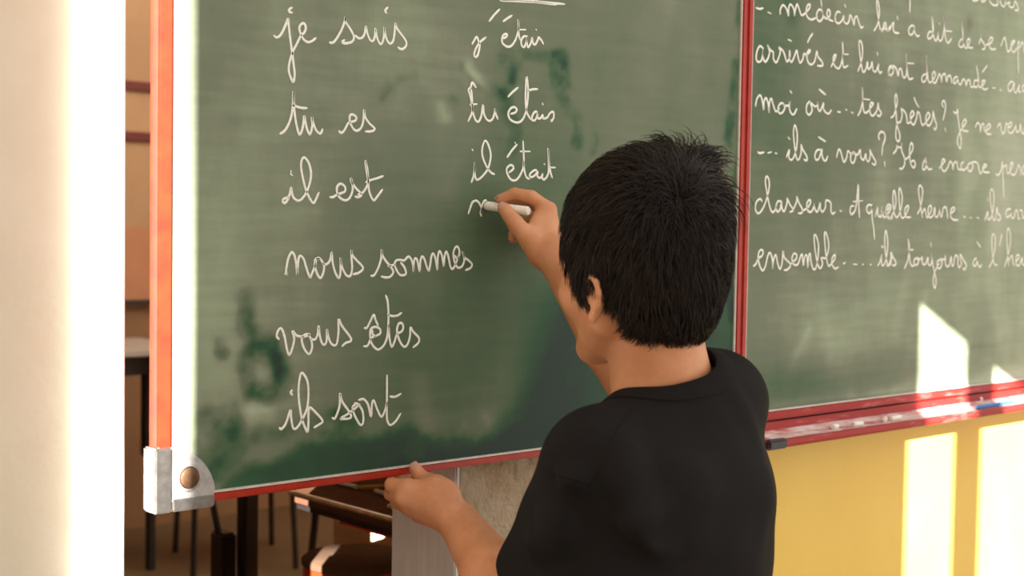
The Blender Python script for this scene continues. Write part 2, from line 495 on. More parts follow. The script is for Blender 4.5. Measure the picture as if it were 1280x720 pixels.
WRITING = {
  ('w', 'je suis'): '''-8527,14786 -8505,14769 -8468,14776 -8428,14816 -8381,14902 -8338,14997 -8333,14955 -8315,14820 -8290,14673 -8260,14499 -8243,14377 -8249,14315 -8265,14277 -8298,14332 -8324,14411 -8312,14508 -8273,14620 -8217,14721 -8161,14822 -8120,14856 -8096,14904 -8104,14951 -8134,14967 -8173,14937 -8183,14895 -8161,14836 -8119,14778 -8061,14756 -8003,14776 -7957,14812
-8286,15129 -8309,15117 -8329,15091 -8310,15074 -8285,15074
-7759,14781 -7718,14782 -7676,14814 -7600,14926 -7550,15037 -7535,15101 -7536,15052 -7480,14988 -7424,14916 -7409,14861 -7444,14816 -7530,14792 -7582,14802 -7547,14829
-7389,14898 -7340,14872 -7287,14883 -7253,14933 -7233,15025 -7221,14972 -7190,14897 -7154,14857 -7119,14868 -7096,14927 -7090,15013 -7075,14944 -7047,14868 -7007,14833 -6976,14875 -6959,14955 -6958,15038 -6946,14971 -6913,14888 -6867,14852 -6822,14889 -6801,14985 -6788,15109 -6769,15053 -6695,14981 -6624,14909 -6619,14851 -6665,14807 -6711,14803 -6744,14820
-6911,15283 -6939,15258 -6945,15236 -6928,15217''',
  ('w', 'tu es'): '''-8431,13675 -8386,13701 -8338,13758 -8290,13863 -8264,14002 -8256,14169 -8253,14057 -8242,13949 -8221,13826 -8191,13718 -8169,13678 -8145,13707 -8122,13777 -8104,13899 -8090,13834 -8062,13739 -8029,13688 -8006,13728 -7993,13798 -7997,13888 -7980,13827 -7942,13746 -7888,13704 -7862,13722 -7849,13756
-8262,14010 -8210,13999 -8144,13988 -8070,13990
-7612,13747 -7577,13730 -7535,13761 -7480,13849 -7440,13865 -7371,13890 -7366,13933 -7424,13958 -7459,13928 -7449,13858 -7405,13789 -7352,13767 -7291,13803 -7257,13890 -7248,14026 -7231,13942 -7168,13867 -7085,13807 -7131,13773 -7223,13765''',
  ('w', 'il est'): '''-8317,12946 -8346,12938 -8382,12924 -8391,12896 -8365,12879 -8330,12911 -8295,12987 -8277,13059 -8265,12988 -8232,12934 -8174,12910 -8117,12943 -8060,13021 -8016,13133 -8004,13245 -8038,13355 -8097,13415 -8135,13385 -8144,13309 -8123,13199 -8077,13048 -8026,12952 -7970,12887 -7934,12927 -7893,13009
-8284,13252 -8281,13246
-8287,13221 -8267,13203
-7731,12962 -7688,12963 -7637,12990 -7577,13012 -7517,13035 -7518,13092 -7579,13125 -7630,13089 -7629,13018 -7585,12955 -7516,12929 -7455,12951 -7413,13023 -7405,13109 -7434,13201 -7423,13151 -7352,13075 -7284,13020 -7277,12991 -7324,12969 -7365,12979
-7325,13000 -7246,13035 -7190,13115 -7180,13187 -7205,13316 -7222,13415 -7187,13302 -7173,13159 -7157,13044 -7093,12939 -7031,12990 -6960,13071
-7208,13155 -7123,13186 -7034,13209 -6953,13235''',
  ('w', 'nous sommes'): '''-8352,12061 -8322,12058 -8339,12084 -8313,12226 -8274,12301 -8252,12309 -8224,12272 -8200,12178 -8184,12040 -8181,12130 -8162,12253 -8133,12264 -8093,12224 -8058,12129 -8006,12014 -7978,12061 -7944,12128 -7911,12233 -7865,12232 -7824,12184 -7806,12145 -7817,12069 -7856,12004 -7897,12041 -7933,12128 -7939,12195 -7922,12233 -7876,12233
-7824,12179 -7783,12163 -7742,12188 -7716,12232 -7700,12309 -7690,12222 -7671,12135 -7635,12047 -7591,12000 -7571,12065 -7569,12153 -7573,12242 -7560,12163 -7523,12084 -7475,12025 -7421,12029 -7399,12122 -7412,12240 -7413,12332 -7400,12274 -7334,12210 -7238,12120 -7295,12062 -7380,12042
-7119,12020 -7072,12025 -7014,12105 -6968,12222 -6957,12340 -6949,12271 -6894,12200 -6805,12113 -6777,12059 -6824,12005 -6891,11997 -6959,12009
-6856,12137 -6806,12143 -6752,12156
-6663,12177 -6607,12122 -6579,12056 -6599,12024 -6675,12027 -6730,12091 -6756,12156 -6732,12205 -6664,12210 -6609,12204 -6554,12247 -6519,12241 -6477,12175 -6461,12066 -6456,12175 -6436,12230 -6400,12197 -6363,12065 -6351,12197 -6324,12251 -6288,12218 -6252,12130 -6215,12072 -6195,12140 -6176,12251 -6148,12289 -6111,12228 -6076,12083 -6075,12217 -6048,12319 -6004,12261 -5970,12127 -5963,12238 -5933,12314 -5895,12238 -5864,12126 -5830,12090 -5791,12125 -5742,12226 -5714,12305 -5744,12372 -5788,12361 -5816,12283 -5792,12181 -5740,12108 -5666,12124 -5631,12214 -5667,12322 -5631,12242 -5549,12191 -5500,12145 -5525,12100 -5606,12073
-5786,12260 -5756,12221 -5713,12260''',
  ('w', 'vous êtes'): '''-8429,11307 -8458,11342 -8439,11406 -8396,11426 -8353,11337 -8317,11182 -8285,11115 -8248,11179 -8218,11295 -8241,11391 -8189,11337 -8102,11319 -8014,11330
-8005,11344 -8076,11340 -8114,11290 -8083,11186 -8012,11108 -7968,11180 -7978,11269 -8023,11345
-7978,11284 -7925,11279 -7890,11340 -7877,11436 -7864,11339 -7836,11248 -7800,11209 -7764,11245 -7757,11394 -7742,11319 -7701,11227 -7647,11195 -7611,11223 -7590,11357 -7590,11507 -7540,11423 -7400,11256 -7483,11217 -7534,11182
-7207,11387 -7169,11389 -7114,11475 -7067,11543 -7038,11473 -7003,11413
-7213,11164 -7157,11169 -7101,11261 -7035,11281 -6969,11309 -6970,11363 -7037,11393 -7103,11376 -7121,11308 -7100,11200 -7033,11127 -6976,11117 -6900,11175 -6854,11296 -6843,11512 -6859,11698 -6889,11776
-6842,11404 -6824,11249 -6788,11136 -6746,11199 -6708,11290 -6640,11319 -6612,11364 -6628,11419 -6681,11421 -6709,11337 -6668,11211 -6598,11130 -6540,11158 -6502,11266 -6497,11368 -6453,11311 -6362,11229 -6371,11166 -6450,11115
-6857,11541 -6789,11518 -6702,11523 -6644,11552
-7089,11352 -7083,11306 -7045,11281''',
  ('w', 'ils sont'): '''-8411,10272 -8385,10255 -8326,10311 -8262,10467 -8254,10393 -8231,10274 -8204,10239 -8152,10267 -8083,10365 -8028,10479 -8012,10656 -8035,10805 -8110,10895 -8140,10812 -8153,10680 -8137,10517 -8101,10351 -8056,10244 -8020,10189 -8009,10299 -8010,10403 -7996,10476 -7925,10426 -7808,10305 -7852,10264 -7927,10233
-8243,10698 -8260,10670 -8239,10645
-7669,10328 -7627,10320 -7565,10459 -7558,10617 -7529,10516 -7408,10363 -7407,10302 -7536,10302 -7545,10309
-7536,10320 -7463,10345 -7362,10397 -7269,10459
-7325,10463 -7372,10429 -7342,10335 -7257,10209 -7210,10240 -7222,10371 -7288,10460 -7344,10480
-7280,10513 -7205,10515 -7138,10441 -7094,10292 -7081,10453 -7053,10489 -7004,10385 -6936,10279 -6879,10360 -6851,10451
-6856,10785 -6853,10544 -6853,10296 -6832,10201 -6789,10166 -6712,10206 -6639,10294
-6804,10522 -6726,10512 -6639,10542''',
  ('w', "j'étais"): '''-5548,14974 -5515,15022 -5474,15070 -5439,15010 -5421,14960 -5453,14842 -5486,14814 -5515,14837 -5488,14916 -5422,15005 -5320,15079
-5264,15294 -5180,15383 -5091,15463
-5022,15316 -4952,15362 -4874,15406
-5017,15096 -4965,15120 -4951,15154 -5001,15149 -5038,15100 -5025,15030 -4936,14995 -4857,15026 -4788,15125 -4746,15260 -4754,15370 -4744,15181 -4719,15108
-4751,15237 -4625,15248
-4609,15168 -4663,15150 -4698,15094 -4687,15036 -4642,15020 -4607,15089 -4587,15164 -4598,15090 -4570,15020 -4526,15084 -4500,15153 -4489,15087 -4443,15072 -4399,15136 -4382,15171 -4325,15130 -4297,15093
-4433,15270 -4429,15267
-5079,15581 -4904,15597 -4655,15616 -4401,15633 -4068,15640
-5062,15591 -4851,15614 -4547,15636 -4291,15647 -3917,15665''',
  ('w', 'tu étais'): '''-5479,14428 -5539,14484 -5563,14424 -5601,14383 -5570,14309 -5542,14196 -5532,14107 -5598,13985
-5554,14387 -5539,14286 -5529,14133 -5497,14045 -5462,13996 -5420,13992 -5378,14065 -5350,14209 -5336,14106 -5292,14032 -5231,14009 -5179,14045 -5146,14131 -5147,14177 -5128,14106 -5092,14046
-5568,14197 -5458,14212
-4914,14347 -4835,14413 -4747,14475
-4865,14123 -4785,14147 -4759,14189 -4804,14216 -4866,14195 -4909,14127 -4872,14050 -4765,14017 -4675,14042 -4605,14139 -4569,14300 -4561,14460 -4588,14629 -4604,14496 -4603,14311 -4579,14167 -4504,14072
-4572,14446 -4485,14472 -4390,14483
-4391,14179 -4433,14176 -4477,14120 -4476,14067 -4421,14070 -4377,14153 -4376,14100 -4330,14096 -4285,14145 -4275,14099 -4201,14117 -4155,14174 -4090,14198 -4079,14131 -4116,14072 -4125,14088
-4294,14299 -4286,14286''',
  ('w', 'il était'): '''-5529,13206 -5492,13300 -5473,13462 -5481,13352 -5457,13256 -5414,13245 -5338,13292 -5245,13399 -5205,13557 -5242,13685 -5303,13749 -5350,13667 -5348,13551 -5280,13424 -5200,13342 -5139,13322
-5523,13627 -5515,13618
-4915,13553 -4828,13652 -4749,13724
-4780,13751 -4777,13746
-4876,13354 -4805,13402 -4815,13442 -4860,13450 -4916,13411 -4915,13346 -4847,13262 -4749,13259 -4661,13355 -4618,13489 -4637,13773
-4624,13515 -4607,13396 -4569,13305 -4517,13280
-4685,13638 -4513,13646
-4388,13404 -4443,13389 -4506,13340 -4487,13307 -4423,13323 -4360,13385 -4368,13324 -4312,13299 -4267,13355 -4275,13301 -4238,13282 -4183,13331 -4157,13426 -4173,13708 -4149,13494 -4118,13373 -4089,13313
-4139,13447 -4039,13449
-4242,13490 -4235,13485''',
  ('w', 'n'): '''-5572,12803 -5543,12874 -5507,12946 -5452,12969 -5409,12954 -5369,12910 -5351,12865 -5363,12819 -5355,12777
-5363,12812 -5347,12878 -5331,12936 -5297,12973 -5271,12976''',
  ('r', 'medecin'): '''230,16079 315,16071 398,16091
527,16045 599,16029
843,16050 840,16120 909,16199 999,16147 1056,16047 1051,16153 1098,16232 1189,16168 1214,16064 1228,16154 1274,16252 1338,16167 1400,16093 1503,16140 1605,16232 1612,16287 1544,16261 1517,16168 1551,16082 1658,16048 1779,16088
1927,16223 1865,16234 1800,16154 1826,16066 1903,16051 1976,16146 1904,16393
1939,16288 1976,16164 2055,16109 2147,16146 2169,16222 2117,16262 2083,16194 2133,16108 2260,16085
2442,16252 2363,16252 2310,16164 2339,16084 2419,16068 2511,16130 2549,16208 2560,16116 2642,16084 2704,16132 2731,16237 2799,16179 2852,16087 2863,16186 2926,16239 2979,16160 3049,16064 3114,16084
2567,16392 2597,16358
3442,16048 3544,16172 3586,16358 3562,16508 3508,16568 3503,16463 3556,16279 3615,16113 3668,16076 3716,16142 3746,16222 3768,16128 3855,16099 3926,16183
3628,16080 3696,16073 3759,16176 3784,16226 3831,16106 3917,16121 3949,16166 4025,16251 4020,16135 4075,16082 4197,16085
4131,16363 4150,16319
4685,16258 4578,16251 4500,16174 4532,16099 4621,16108 4688,16203 4685,16262 4690,16164 4766,16093 4849,16105
5254,16211 5162,16201 5111,16117 5168,16082 5258,16131 5297,16245 5240,16479 5283,16223 5334,16099 5410,16076 5460,16201 5470,16222 5464,16121 5542,16078 5613,16156 5658,16362 5648,16543 5685,16224 5749,16088 5826,16079 5899,16153
5468,16393 5492,16375
5663,16272 5910,16287
6316,16184 6227,16165 6166,16067 6254,16034 6328,16113 6246,16515 6303,16203 6370,16055 6450,16042 6541,16164 6519,16214 6443,16165 6467,16075 6568,16053 6655,16061
6874,16155 6954,16308 6937,16254 7064,16162 7089,16091 6989,16061
7125,16157 7287,16204 7364,16296 7280,16309 7224,16219 7271,16119 7376,16097 7478,16117
7670,16188 7759,16324 7820,16362 7870,16228 7920,16115 8004,16133 8062,16224 8185,16322 8120,16327 8048,16244 8089,16141 8176,16123 8279,16202
8380,16308 8314,16324 8331,16055 8373,15734
8323,16184 8426,16280 8487,16340 8537,16247 8566,16141
8318,15654 8336,15644''',
  ('r', 'tail'): '''4520,16695 4521,16597 4519,16489''',
  ('r', 'top'): '''6596,16934 6676,16927 6795,16957
6895,16969 6957,16944 7056,16977
7198,17003 7263,16948 7388,16924 7511,16955 7485,17037
7588,17049 7635,16969 7742,16939 7798,17051
7823,16990 7947,17047 7930,16981 7995,16957 8101,16979 8158,17093 8273,16977 8263,16928 8147,16920''',
  ('r', 'arrives'): '''436,15466 350,15501 283,15426 259,15310 303,15253 387,15278 424,15395 436,15466 426,15343 486,15269 555,15328 593,15436 538,15528 621,15457 685,15436 698,15331 766,15281 826,15360 865,15470 820,15528 938,15477 984,15410 1046,15318 1116,15404 1107,15501 1102,15385 1164,15322 1234,15423 1289,15518 1322,15440 1387,15329 1459,15398 1485,15482 1561,15471 1649,15542 1618,15557 1561,15480 1596,15365 1689,15328 1778,15390 1832,15559 1866,15471 1977,15398 1996,15336 1857,15324
1062,15670 1136,15655
1577,15676 1634,15758 1704,15828
2230,15337 2319,15455 2363,15543 2300,15518 2289,15416 2371,15340 2467,15339 2541,15475 2557,15606 2537,15762
2559,15569 2558,15439 2594,15358 2705,15396
2546,15572 2706,15583
3001,15330 3077,15465 3119,15620 3101,15788 3026,15841 3015,15742 3075,15503 3149,15329 3230,15383 3273,15510 3296,15389 3377,15434 3407,15522 3447,15382 3532,15370 3610,15501 3598,15414 3652,15351 3702,15369
3554,15688 3569,15651
4022,15507 3937,15481 3907,15382 3961,15347
3662,15367 3702,15380
4017,15503 3933,15438 3920,15350 4007,15347 4065,15429 4017,15503 4140,15474 4216,15344 4229,15443 4298,15478 4357,15355 4411,15330 4477,15424 4450,15755 4493,15464 4554,15322 4679,15342
4469,15590 4694,15603
5091,15454 4984,15405 4970,15325 5062,15312 5129,15437 5099,15784 5147,15439 5209,15313 5319,15352 5406,15459 5366,15516 5302,15451 5338,15333 5414,15319 5484,15405 5536,15490 5595,15434 5619,15345 5632,15457 5724,15505 5789,15368 5822,15462 5917,15480 5962,15361
6168,15480 6071,15472 6018,15386 6078,15360 6170,15439 6176,15480 6193,15379 6273,15354 6345,15452 6425,15438 6470,15348 6504,15444 6583,15450 6629,15340 6728,15347
6862,15472 6761,15464 6734,15379 6829,15344 6903,15454 6806,15739
6870,15535 6907,15392 6969,15355 7087,15426 7124,15492 7024,15464 7030,15359 7134,15325 7235,15353
7026,15642 7111,15712 7189,15775
7419,15371 7502,15384
7679,15365 7747,15353
8191,15543 8083,15545 7982,15452 8031,15359 8135,15399 8213,15534 8222,15383 8310,15357 8410,15506 8395,15385 8483,15381
8605,15531 8530,15471 8569,15398 8612,15412
8313,15661 8327,15651''',
  ('r', 'moi'): '''273,14564 297,14667 365,14738 423,14693 480,14521 481,14644 530,14709 590,14617 616,14481 618,14636 664,14710 710,14625 787,14514 872,14564
955,14659 883,14636 843,14562 875,14493 961,14508 1017,14591 970,14651 1030,14619 1118,14634 1151,14693 1134,14599 1182,14513 1256,14496 1327,14585
1144,14865 1184,14832
1668,14734 1595,14665 1593,14556 1677,14516 1743,14602 1699,14709 1808,14661 1884,14685 1897,14750 1902,14631 1965,14598 2052,14733 2050,14641 2121,14581 2200,14567 2270,14627
1919,14947 2014,14904 2093,14873
2451,14614 2525,14612
2683,14666 2706,14660
2837,14631 2886,14619
3035,14587 3113,14690 3163,14883 3141,15071 3167,14808 3213,14659 3313,14665 3410,14748 3480,14819 3406,14824 3377,14726 3416,14624 3500,14619 3597,14721 3625,14838 3647,14744 3725,14672 3670,14614 3601,14635
3177,14875 3370,14875
4026,14610 4111,14654 4174,14784 4209,14923 4162,15027 4132,14937 4178,14707 4224,14494 4320,14323 4290,14214 4200,14259 4193,14415 4239,14534 4326,14559 4372,14699 4332,14785 4459,14734 4517,14649 4540,14552 4628,14567 4661,14638 4747,14722 4690,14768 4633,14696 4664,14569 4756,14535 4840,14669 4853,14759 4927,14734 4970,14617 5029,14540 5119,14585 5260,14714 5201,14771 5132,14686 5156,14578 5250,14543 5356,14660 5367,14801 5430,14664 5492,14567 5459,14484 5401,14511
4732,15009 4801,14924 4892,14851
5700,14904 5651,14961 5713,15022 5774,14949 5761,14826 5705,14670
5766,14531 5808,14473
6048,14844 6147,14820 6193,14895 6209,14752 6279,14550 6341,14346 6327,14180 6237,14258 6213,14340 6284,14467 6395,14577 6507,14687 6446,14725 6372,14638 6398,14525 6577,14514
6832,14601 6907,14689 6991,14652 7018,14527 7051,14656 7131,14681 7159,14556 7261,14572 7380,14653 7316,14692 7218,14602 7244,14508 7410,14502
7630,14646 7730,14726 7779,14611 7848,14529 7927,14619 7962,14750 8073,14671 8178,14720 8131,14771 8029,14690 8057,14583 8187,14569 8310,14684 8327,14750 8358,14610 8465,14627 8501,14760
8515,14739 8554,14610 8643,14593 8658,14703
8600,14569 8666,14577''',
  ('r', 'ils a vous'): '''355,13854 412,13839 505,13856
611,13850 696,13869
798,13856 833,13852
1092,13806 1161,13926 1151,13809 1212,13766 1284,13814 1352,13980 1358,14197 1293,14329 1259,14210 1297,13995 1359,13799 1420,13787 1475,13895 1470,14022 1519,13942 1629,13838 1632,13774 1555,13786
1123,14122 1163,14097
1992,13964 1900,13950 1848,13856 1891,13794 1967,13825 2038,13975 2042,13883 2092,13802 2155,13795 2199,13862
1937,14169 2031,14137 2126,14108
2452,13863 2495,13977 2543,13989 2594,13907 2664,13788 2741,13875 2769,13980 2868,13928 2932,13959
2916,13968 2848,13880 2891,13787 2956,13799 3000,13905 2932,13969 3049,13926 3127,14015 3150,13893 3235,13849 3296,13956 3310,13871 3386,13826 3431,13943 3410,14028 3481,13945 3595,13834 3574,13776 3488,13801
3689,14209 3662,14281 3734,14352 3838,14328 3860,14233 3797,14113 3780,13958
3869,13835 3882,13768
4126,13992 4210,14055 4242,14134 4223,14163 4296,14108 4383,14131 4387,14190 4386,14063 4482,13929 4488,13811 4403,13738 4332,13746
4484,13899 4606,13954 4726,14078 4739,14168 4683,14205 4641,14114 4649,13956 4703,13819 4795,13773 4835,13844 4771,13901 4665,13847
3856,13835 3877,13764
5171,13947 5100,13884 5069,13773 5144,13755 5194,13858 5151,13967 5195,13838 5273,13764 5377,13774
5608,13803 5647,13784
5646,13814 5756,13890 5810,13943 5733,13960 5699,13877 5724,13776 5820,13749 5912,13824 5983,13929 6063,13891 6088,13789 6120,13904 6216,13928 6262,13816 6361,13789
6451,13938 6374,13904 6380,13810 6479,13793 6575,13849
6710,13937 6613,13892 6618,13798 6719,13781 6793,13878 6730,13938 6890,13955 6973,13906 7021,13781 7084,13752 7181,13850 7280,13907 7197,13925 7141,13828 7226,13778 7391,13783
7634,13760 7727,13741 7826,13852 7859,14004 7897,13726 7955,13339
7880,13876 8012,13945 8041,13817 8107,13787 8208,13888 8267,13988 8181,13984 8145,13864 8215,13779 8345,13773 8446,13897 8464,13963 8555,13901 8585,13781
8705,13972 8643,13904 8649,13805 8717,13786''',
  ('r', 'classeur'): '''489,13090 439,13124 356,13078 323,12990 362,12911 433,12903 529,12993 610,13137 661,13298 656,13422 596,13482 562,13401 622,13190 686,13014 747,12926 819,12945 873,13053
973,13100 886,13089 846,12999 892,12928 963,12983 987,13100 1007,12984 1067,12940 1135,13077 1133,13149 1210,13051 1303,12962 1215,12930
1303,12971 1387,13100 1390,13182 1448,13083 1543,12985 1530,12921 1440,12915
1544,12948 1693,13015 1766,13108 1719,13134 1661,13069 1696,12960 1788,12943 1861,13036 1874,13092 1878,13000 1958,12946 2029,13095 2033,13002 2098,12948 2173,13023 2184,13135 2278,13128 2328,13082 2333,12970 2382,12919 2439,12944
2587,12978 2630,12966
2990,13057 2908,13056 2879,12970 2931,12920 3010,12972 3055,13078 3098,13431 3117,13155 3157,12873
2960,13133 3234,13154
3522,13087 3404,13084 3357,13007 3445,12941 3526,13010 3538,13106 3531,12894 3592,12682 3624,12508
3633,12895 3694,13051 3698,12955 3753,12887 3836,12957 3848,13054 3873,12899 3942,12890 4059,12990 4108,13069 4036,13107 3964,13017 4011,12901 4100,12863 4152,12883
3782,12878 3821,12918 3825,13054 3850,12898
3933,12968 4050,13058 4013,13106 3954,13037 3988,12900 4077,12863 4177,12962 4255,13160 4193,13355 4152,13256 4191,13021 4250,12904 4338,12905 4419,13065 4444,13263 4356,13403 4338,13260 4386,13005 4446,12887 4534,12898 4652,13049 4632,13098 4545,13037 4551,12928 4624,12893 4725,12895
4947,12954 5033,13056 5086,13238 5089,13399 5001,13466 4962,13375 5028,13156 5115,12896
5111,12977 5181,13058 5223,12958 5282,12898 5405,13042 5382,13113 5309,13081 5296,12980 5356,12899 5466,12942 5515,13085 5543,12922 5618,12923 5669,13026 5663,13139 5691,12986 5752,12915 5800,13069 5895,13092 5939,12990 5963,12897
6036,12971 6188,13045 6165,13097 6071,13054 6058,12930 6159,12869 6315,12867
6508,12932 6569,12920
6728,12922 6789,12908
6990,12922 7052,12906
7280,12872 7373,13033 7381,12906 7464,12896 7560,13037 7584,13337 7501,13468 7437,13355 7517,13057 7589,12898 7673,12909 7702,13125 7750,13018 7851,12955 7822,12879 7737,12889
7346,13289 7373,13247
8236,13102 8107,13089 8049,13001 8117,12937 8242,13004 8257,13102 8266,12961 8355,12929 8432,13083 8500,13052 8529,12931 8596,12921
8585,13086 8683,13066 8704,12945 8771,12946''',
  ('r', 'ensemble'): '''309,12070 364,12096 432,12184 529,12237 541,12308 483,12322 429,12255 449,12113 538,11997 608,12059 673,12236 729,12272 791,12164 805,12030 820,12164 875,12244 924,12109 992,12015 1041,12109 1063,12307 1096,12198 1264,12089 1193,12008 1104,11996
1264,12089 1410,12178 1422,12242 1347,12261 1299,12179 1353,12088 1459,12087 1529,12214 1573,12242 1611,12067 1636,12195 1695,12232 1734,12029 1743,12195 1786,12259 1823,12102 1905,11994 1979,12082 2014,12342 1977,12490 1912,12567 1883,12508 1942,12231 2027,12045 2090,12022 2134,12100 2083,12193
2114,12193 2224,12192 2296,12360 2257,12528 2181,12617 2173,12509 2222,12248 2293,12061 2371,12079 2479,12172 2476,12238 2399,12182 2403,12079 2486,12007 2581,12030
2724,12086 2772,12104
3018,12077 3118,12069
3284,12071 3308,12067
3520,12065 3544,12061''',
  ('r', 'toujours'): '''3742,12044 3808,12106 3854,12223 3860,12086 3914,12046 3995,12163 4035,12418 3971,12653 3933,12516 3974,12242 4053,12055 4129,12064 4184,12221
3846,12383 3864,12359
3835,12125 3865,12232
4012,12045 4071,12049 4146,12162 4141,12271 4215,12182 4308,12092 4258,12039 4186,12060
3874,12389 3893,12359
4580,11984 4680,12139 4716,12359 4672,12508 4707,12319 4755,12099 4831,12028 4920,12057
4683,12309 4841,12319
4970,12168 4897,12148 4883,12068 4976,12047 5034,12117 4969,12174 5099,12147 5141,12197 5158,12075 5252,12054 5339,12176 5344,12074 5421,12033 5466,12114 5447,12246 5516,12011 5623,11785 5605,11621 5533,11705 5544,11848 5631,11990 5721,12071
5755,12143 5644,12092 5669,11989 5764,11988 5816,12091 5736,12143 5889,12142 5924,12214 5933,12049 6051,12017 6118,12192 6146,12047 6206,12025 6254,12202 6354,12181 6360,12066 6404,11982 6498,12065
6480,12044 6429,12232 6555,12117 6659,12032 6604,11948 6543,11970
5411,12440 5429,12379
7017,12463 7081,12410 7145,12368
7035,12156 6935,12125 6900,12040 6983,12008 7038,12103 7034,12177 7061,12060 7147,11985 7206,12027
7478,11971 7596,12099 7685,12357 7673,12551 7586,12615 7552,12486 7612,12185 7684,12034 7790,12022
7924,12606 7888,12498 7844,12383
8068,11987 8165,12160 8257,12422 8244,12619 8164,12727 8115,12618 8156,12313 8226,12007
8232,12116 8335,12203 8378,12072 8435,12005
8474,12071 8622,12158 8575,12213 8490,12159 8521,12026 8632,12003 8741,12157 8748,12047 8831,12002''',
}


def catmull(P, n=4):
    P = np.asarray(P, float)
    if len(P) < 3:
        return P
    Q = np.vstack([2 * P[0] - P[1], P, 2 * P[-1] - P[-2]])
    out = []
    for i in range(1, len(Q) - 2):
        p0, p1, p2, p3 = Q[i - 1], Q[i], Q[i + 1], Q[i + 2]
        for k in range(n):
            t = k / n
            out.append(0.5 * (2 * p1 + (p2 - p0) * t + (2 * p0 - 5 * p1 + 4 * p2 - p3) * t * t + (3 * p1 - p0 - 3 * p2 + p3) * t ** 3))
    out.append(Q[-2])
    return np.array(out)


def writing(board, line, r, parent, n=4):
    """the chalk strokes of one line of handwriting: low half-round ridges of chalk on the slate"""
    V, Fc = [], []
    for s in WRITING[(board, line)].split('\n'):
        P = np.array([[int(a) for a in q.split(',')] for q in s.split()], float) / 1e4
        P = catmull(P, n)
        T = np.gradient(P, axis=0)
        T /= np.linalg.norm(T, axis=1)[:, None] + 1e-12
        Nn = np.stack([-T[:, 1], T[:, 0]], 1)
        wv = r * (0.85 + 0.30 * RNG.random(len(P)))
        wv = np.convolve(np.pad(wv, 2, mode='edge'), np.ones(5) / 5, 'valid')
        wv[0] *= 0.75; wv[-1] *= 0.7
        P = np.vstack([P[0] - T[0] * r * 0.8, P, P[-1] + T[-1] * r * 0.8])
        Nn = np.vstack([Nn[0], Nn, Nn[-1]]); wv = np.concatenate([[r * 0.3], wv, [r * 0.3]])
        o = len(V)
        for p, nn, ww in zip(P, Nn, wv):
            for k, h in ((1, 0.0), (0.6, 0.0005), (-0.6, 0.0005), (-1, 0.0)):
                V.append((p[0] + nn[0] * ww * k, -0.0004 - h, p[1] + nn[1] * ww * k))
        for i in range(len(P) - 1):
            for k in range(3):
                a = o + i * 4 + k
                Fc.append((a, a + 1, a + 5, a + 4))
    me = bpy.data.meshes.new('chalk_writing')
    me.from_pydata(V, [], Fc)
    me.update()
    o = link_mesh('chalk_writing', me, m_stroke, parent, True)
    return o


ZB, ZT = 0.963, 2.16            # slate from bottom to top
FR = 0.019
wing = thing('blackboard_wing', (-0.5, 0.0, ZB), 'hinged green blackboard wing with verb lines, its lower edge held by the boy', 'blackboard')
panel = slate_panel('slate_panel', -0.986, -0.012, ZB, ZT, 440, 520, wing_dust_shadow, wing)
bm = new_bm(); box(bm, -0.99, -0.008, 0.0085, 0.016, ZB - 0.004, ZT + 0.005); build('backing', bm, m_back, wing)
bm = new_bm(); box(bm, -0.999, -0.981, -0.004, 0.017, ZB + 0.04, ZT + 0.014)
build('frame_rail', bm, m_red, wing, bevel=0.0025)
bm = new_bm(); box(bm, -0.94, -0.002, -0.004, 0.017, ZB - 0.0105, ZB - 0.0005); build('frame_rail', bm, m_red, wing, bevel=0.0015)
bm = new_bm(); box(bm, -0.999, -0.002, -0.004, 0.017, ZT, ZT + 0.014); build('frame_rail', bm, m_red, wing, bevel=0.0025)
bm = new_bm(); box(bm, -0.0135, -0.001, -0.005, 0.017, ZB - 0.0105, ZT + 0.014); build('frame_rail', bm, m_red, wing, bevel=0.0025)
bm = new_bm(); box(bm, -0.94, -0.013, -0.0046, 0.0, ZB - 0.001, ZB + 0.0012)
o = build('edge_strip', bm, m_silver, wing); o['label'] = 'thin whitish strip along the lower frame rail'
bm = new_bm(); box(bm, -0.0152, -0.0125, -0.003, 0.0, ZB, ZT); build('edge_strip', bm, m_silver, wing)
# cast corner bracket with a round screw cap
x0, z0 = -1.003, ZB - 0.0155
arc = []
cx_, cz_ = x0 + 0.008, z0 + 0.012
for k in range(13):
    a = math.pi / 2 * k / 12
    arc.append((cx_ + 0.068 * math.sin(a), cz_ + 0.060 * math.cos(a)))
bm = new_bm()
prism(bm, [(x0, z0), (x0 + 0.073, z0)] + list(reversed(arc))[1:-1] + [(x0 + 0.008, z0 + 0.072), (x0, z0 + 0.070)], -0.0050, 0.0)
br = build('corner_bracket', bm, m_metal, wing, bevel=0.0015)
br['label'] = 'cast metal bracket over the lower left corner'
bm = new_bm(); box(bm, x0 - 0.001, x0 + 0.020, -0.0085, 0.020, z0 - 0.0005, z0 + 0.071); build('side_flange', bm, m_flange, br, bevel=0.002)
bm = new_bm(); box(bm, x0 + 0.0203, x0 + 0.073, -0.0085, 0.020, z0 - 0.0005, z0 + 0.013); build('bottom_flange', bm, m_flange, br, bevel=0.002)
bm = new_bm(); lathe(bm, [(0.0165, -0.0045), (0.0155, -0.0085), (0.0125, -0.0092), (0.0122, -0.0050)], (x0 + 0.040, 0, z0 + 0.036), 'Y'); build('screw_ring', bm, m_metal, br, smooth=True)
bm = new_bm(); lathe(bm, [(0.0116, -0.004), (0.0114, -0.0115), (0.009, -0.0128), (0.001, -0.0132)], (x0 + 0.040, 0, z0 + 0.036), 'Y'); build('screw_cap', bm, m_brass, br, smooth=True)
for ln in ('je suis', 'tu es', 'il est', 'nous sommes', 'vous êtes', 'ils sont'):
    writing('w', ln, 0.00155, panel)
for ln in ("j'étais", 'tu étais', 'il était', 'n'):
    writing('w', ln, 0.0016, panel)

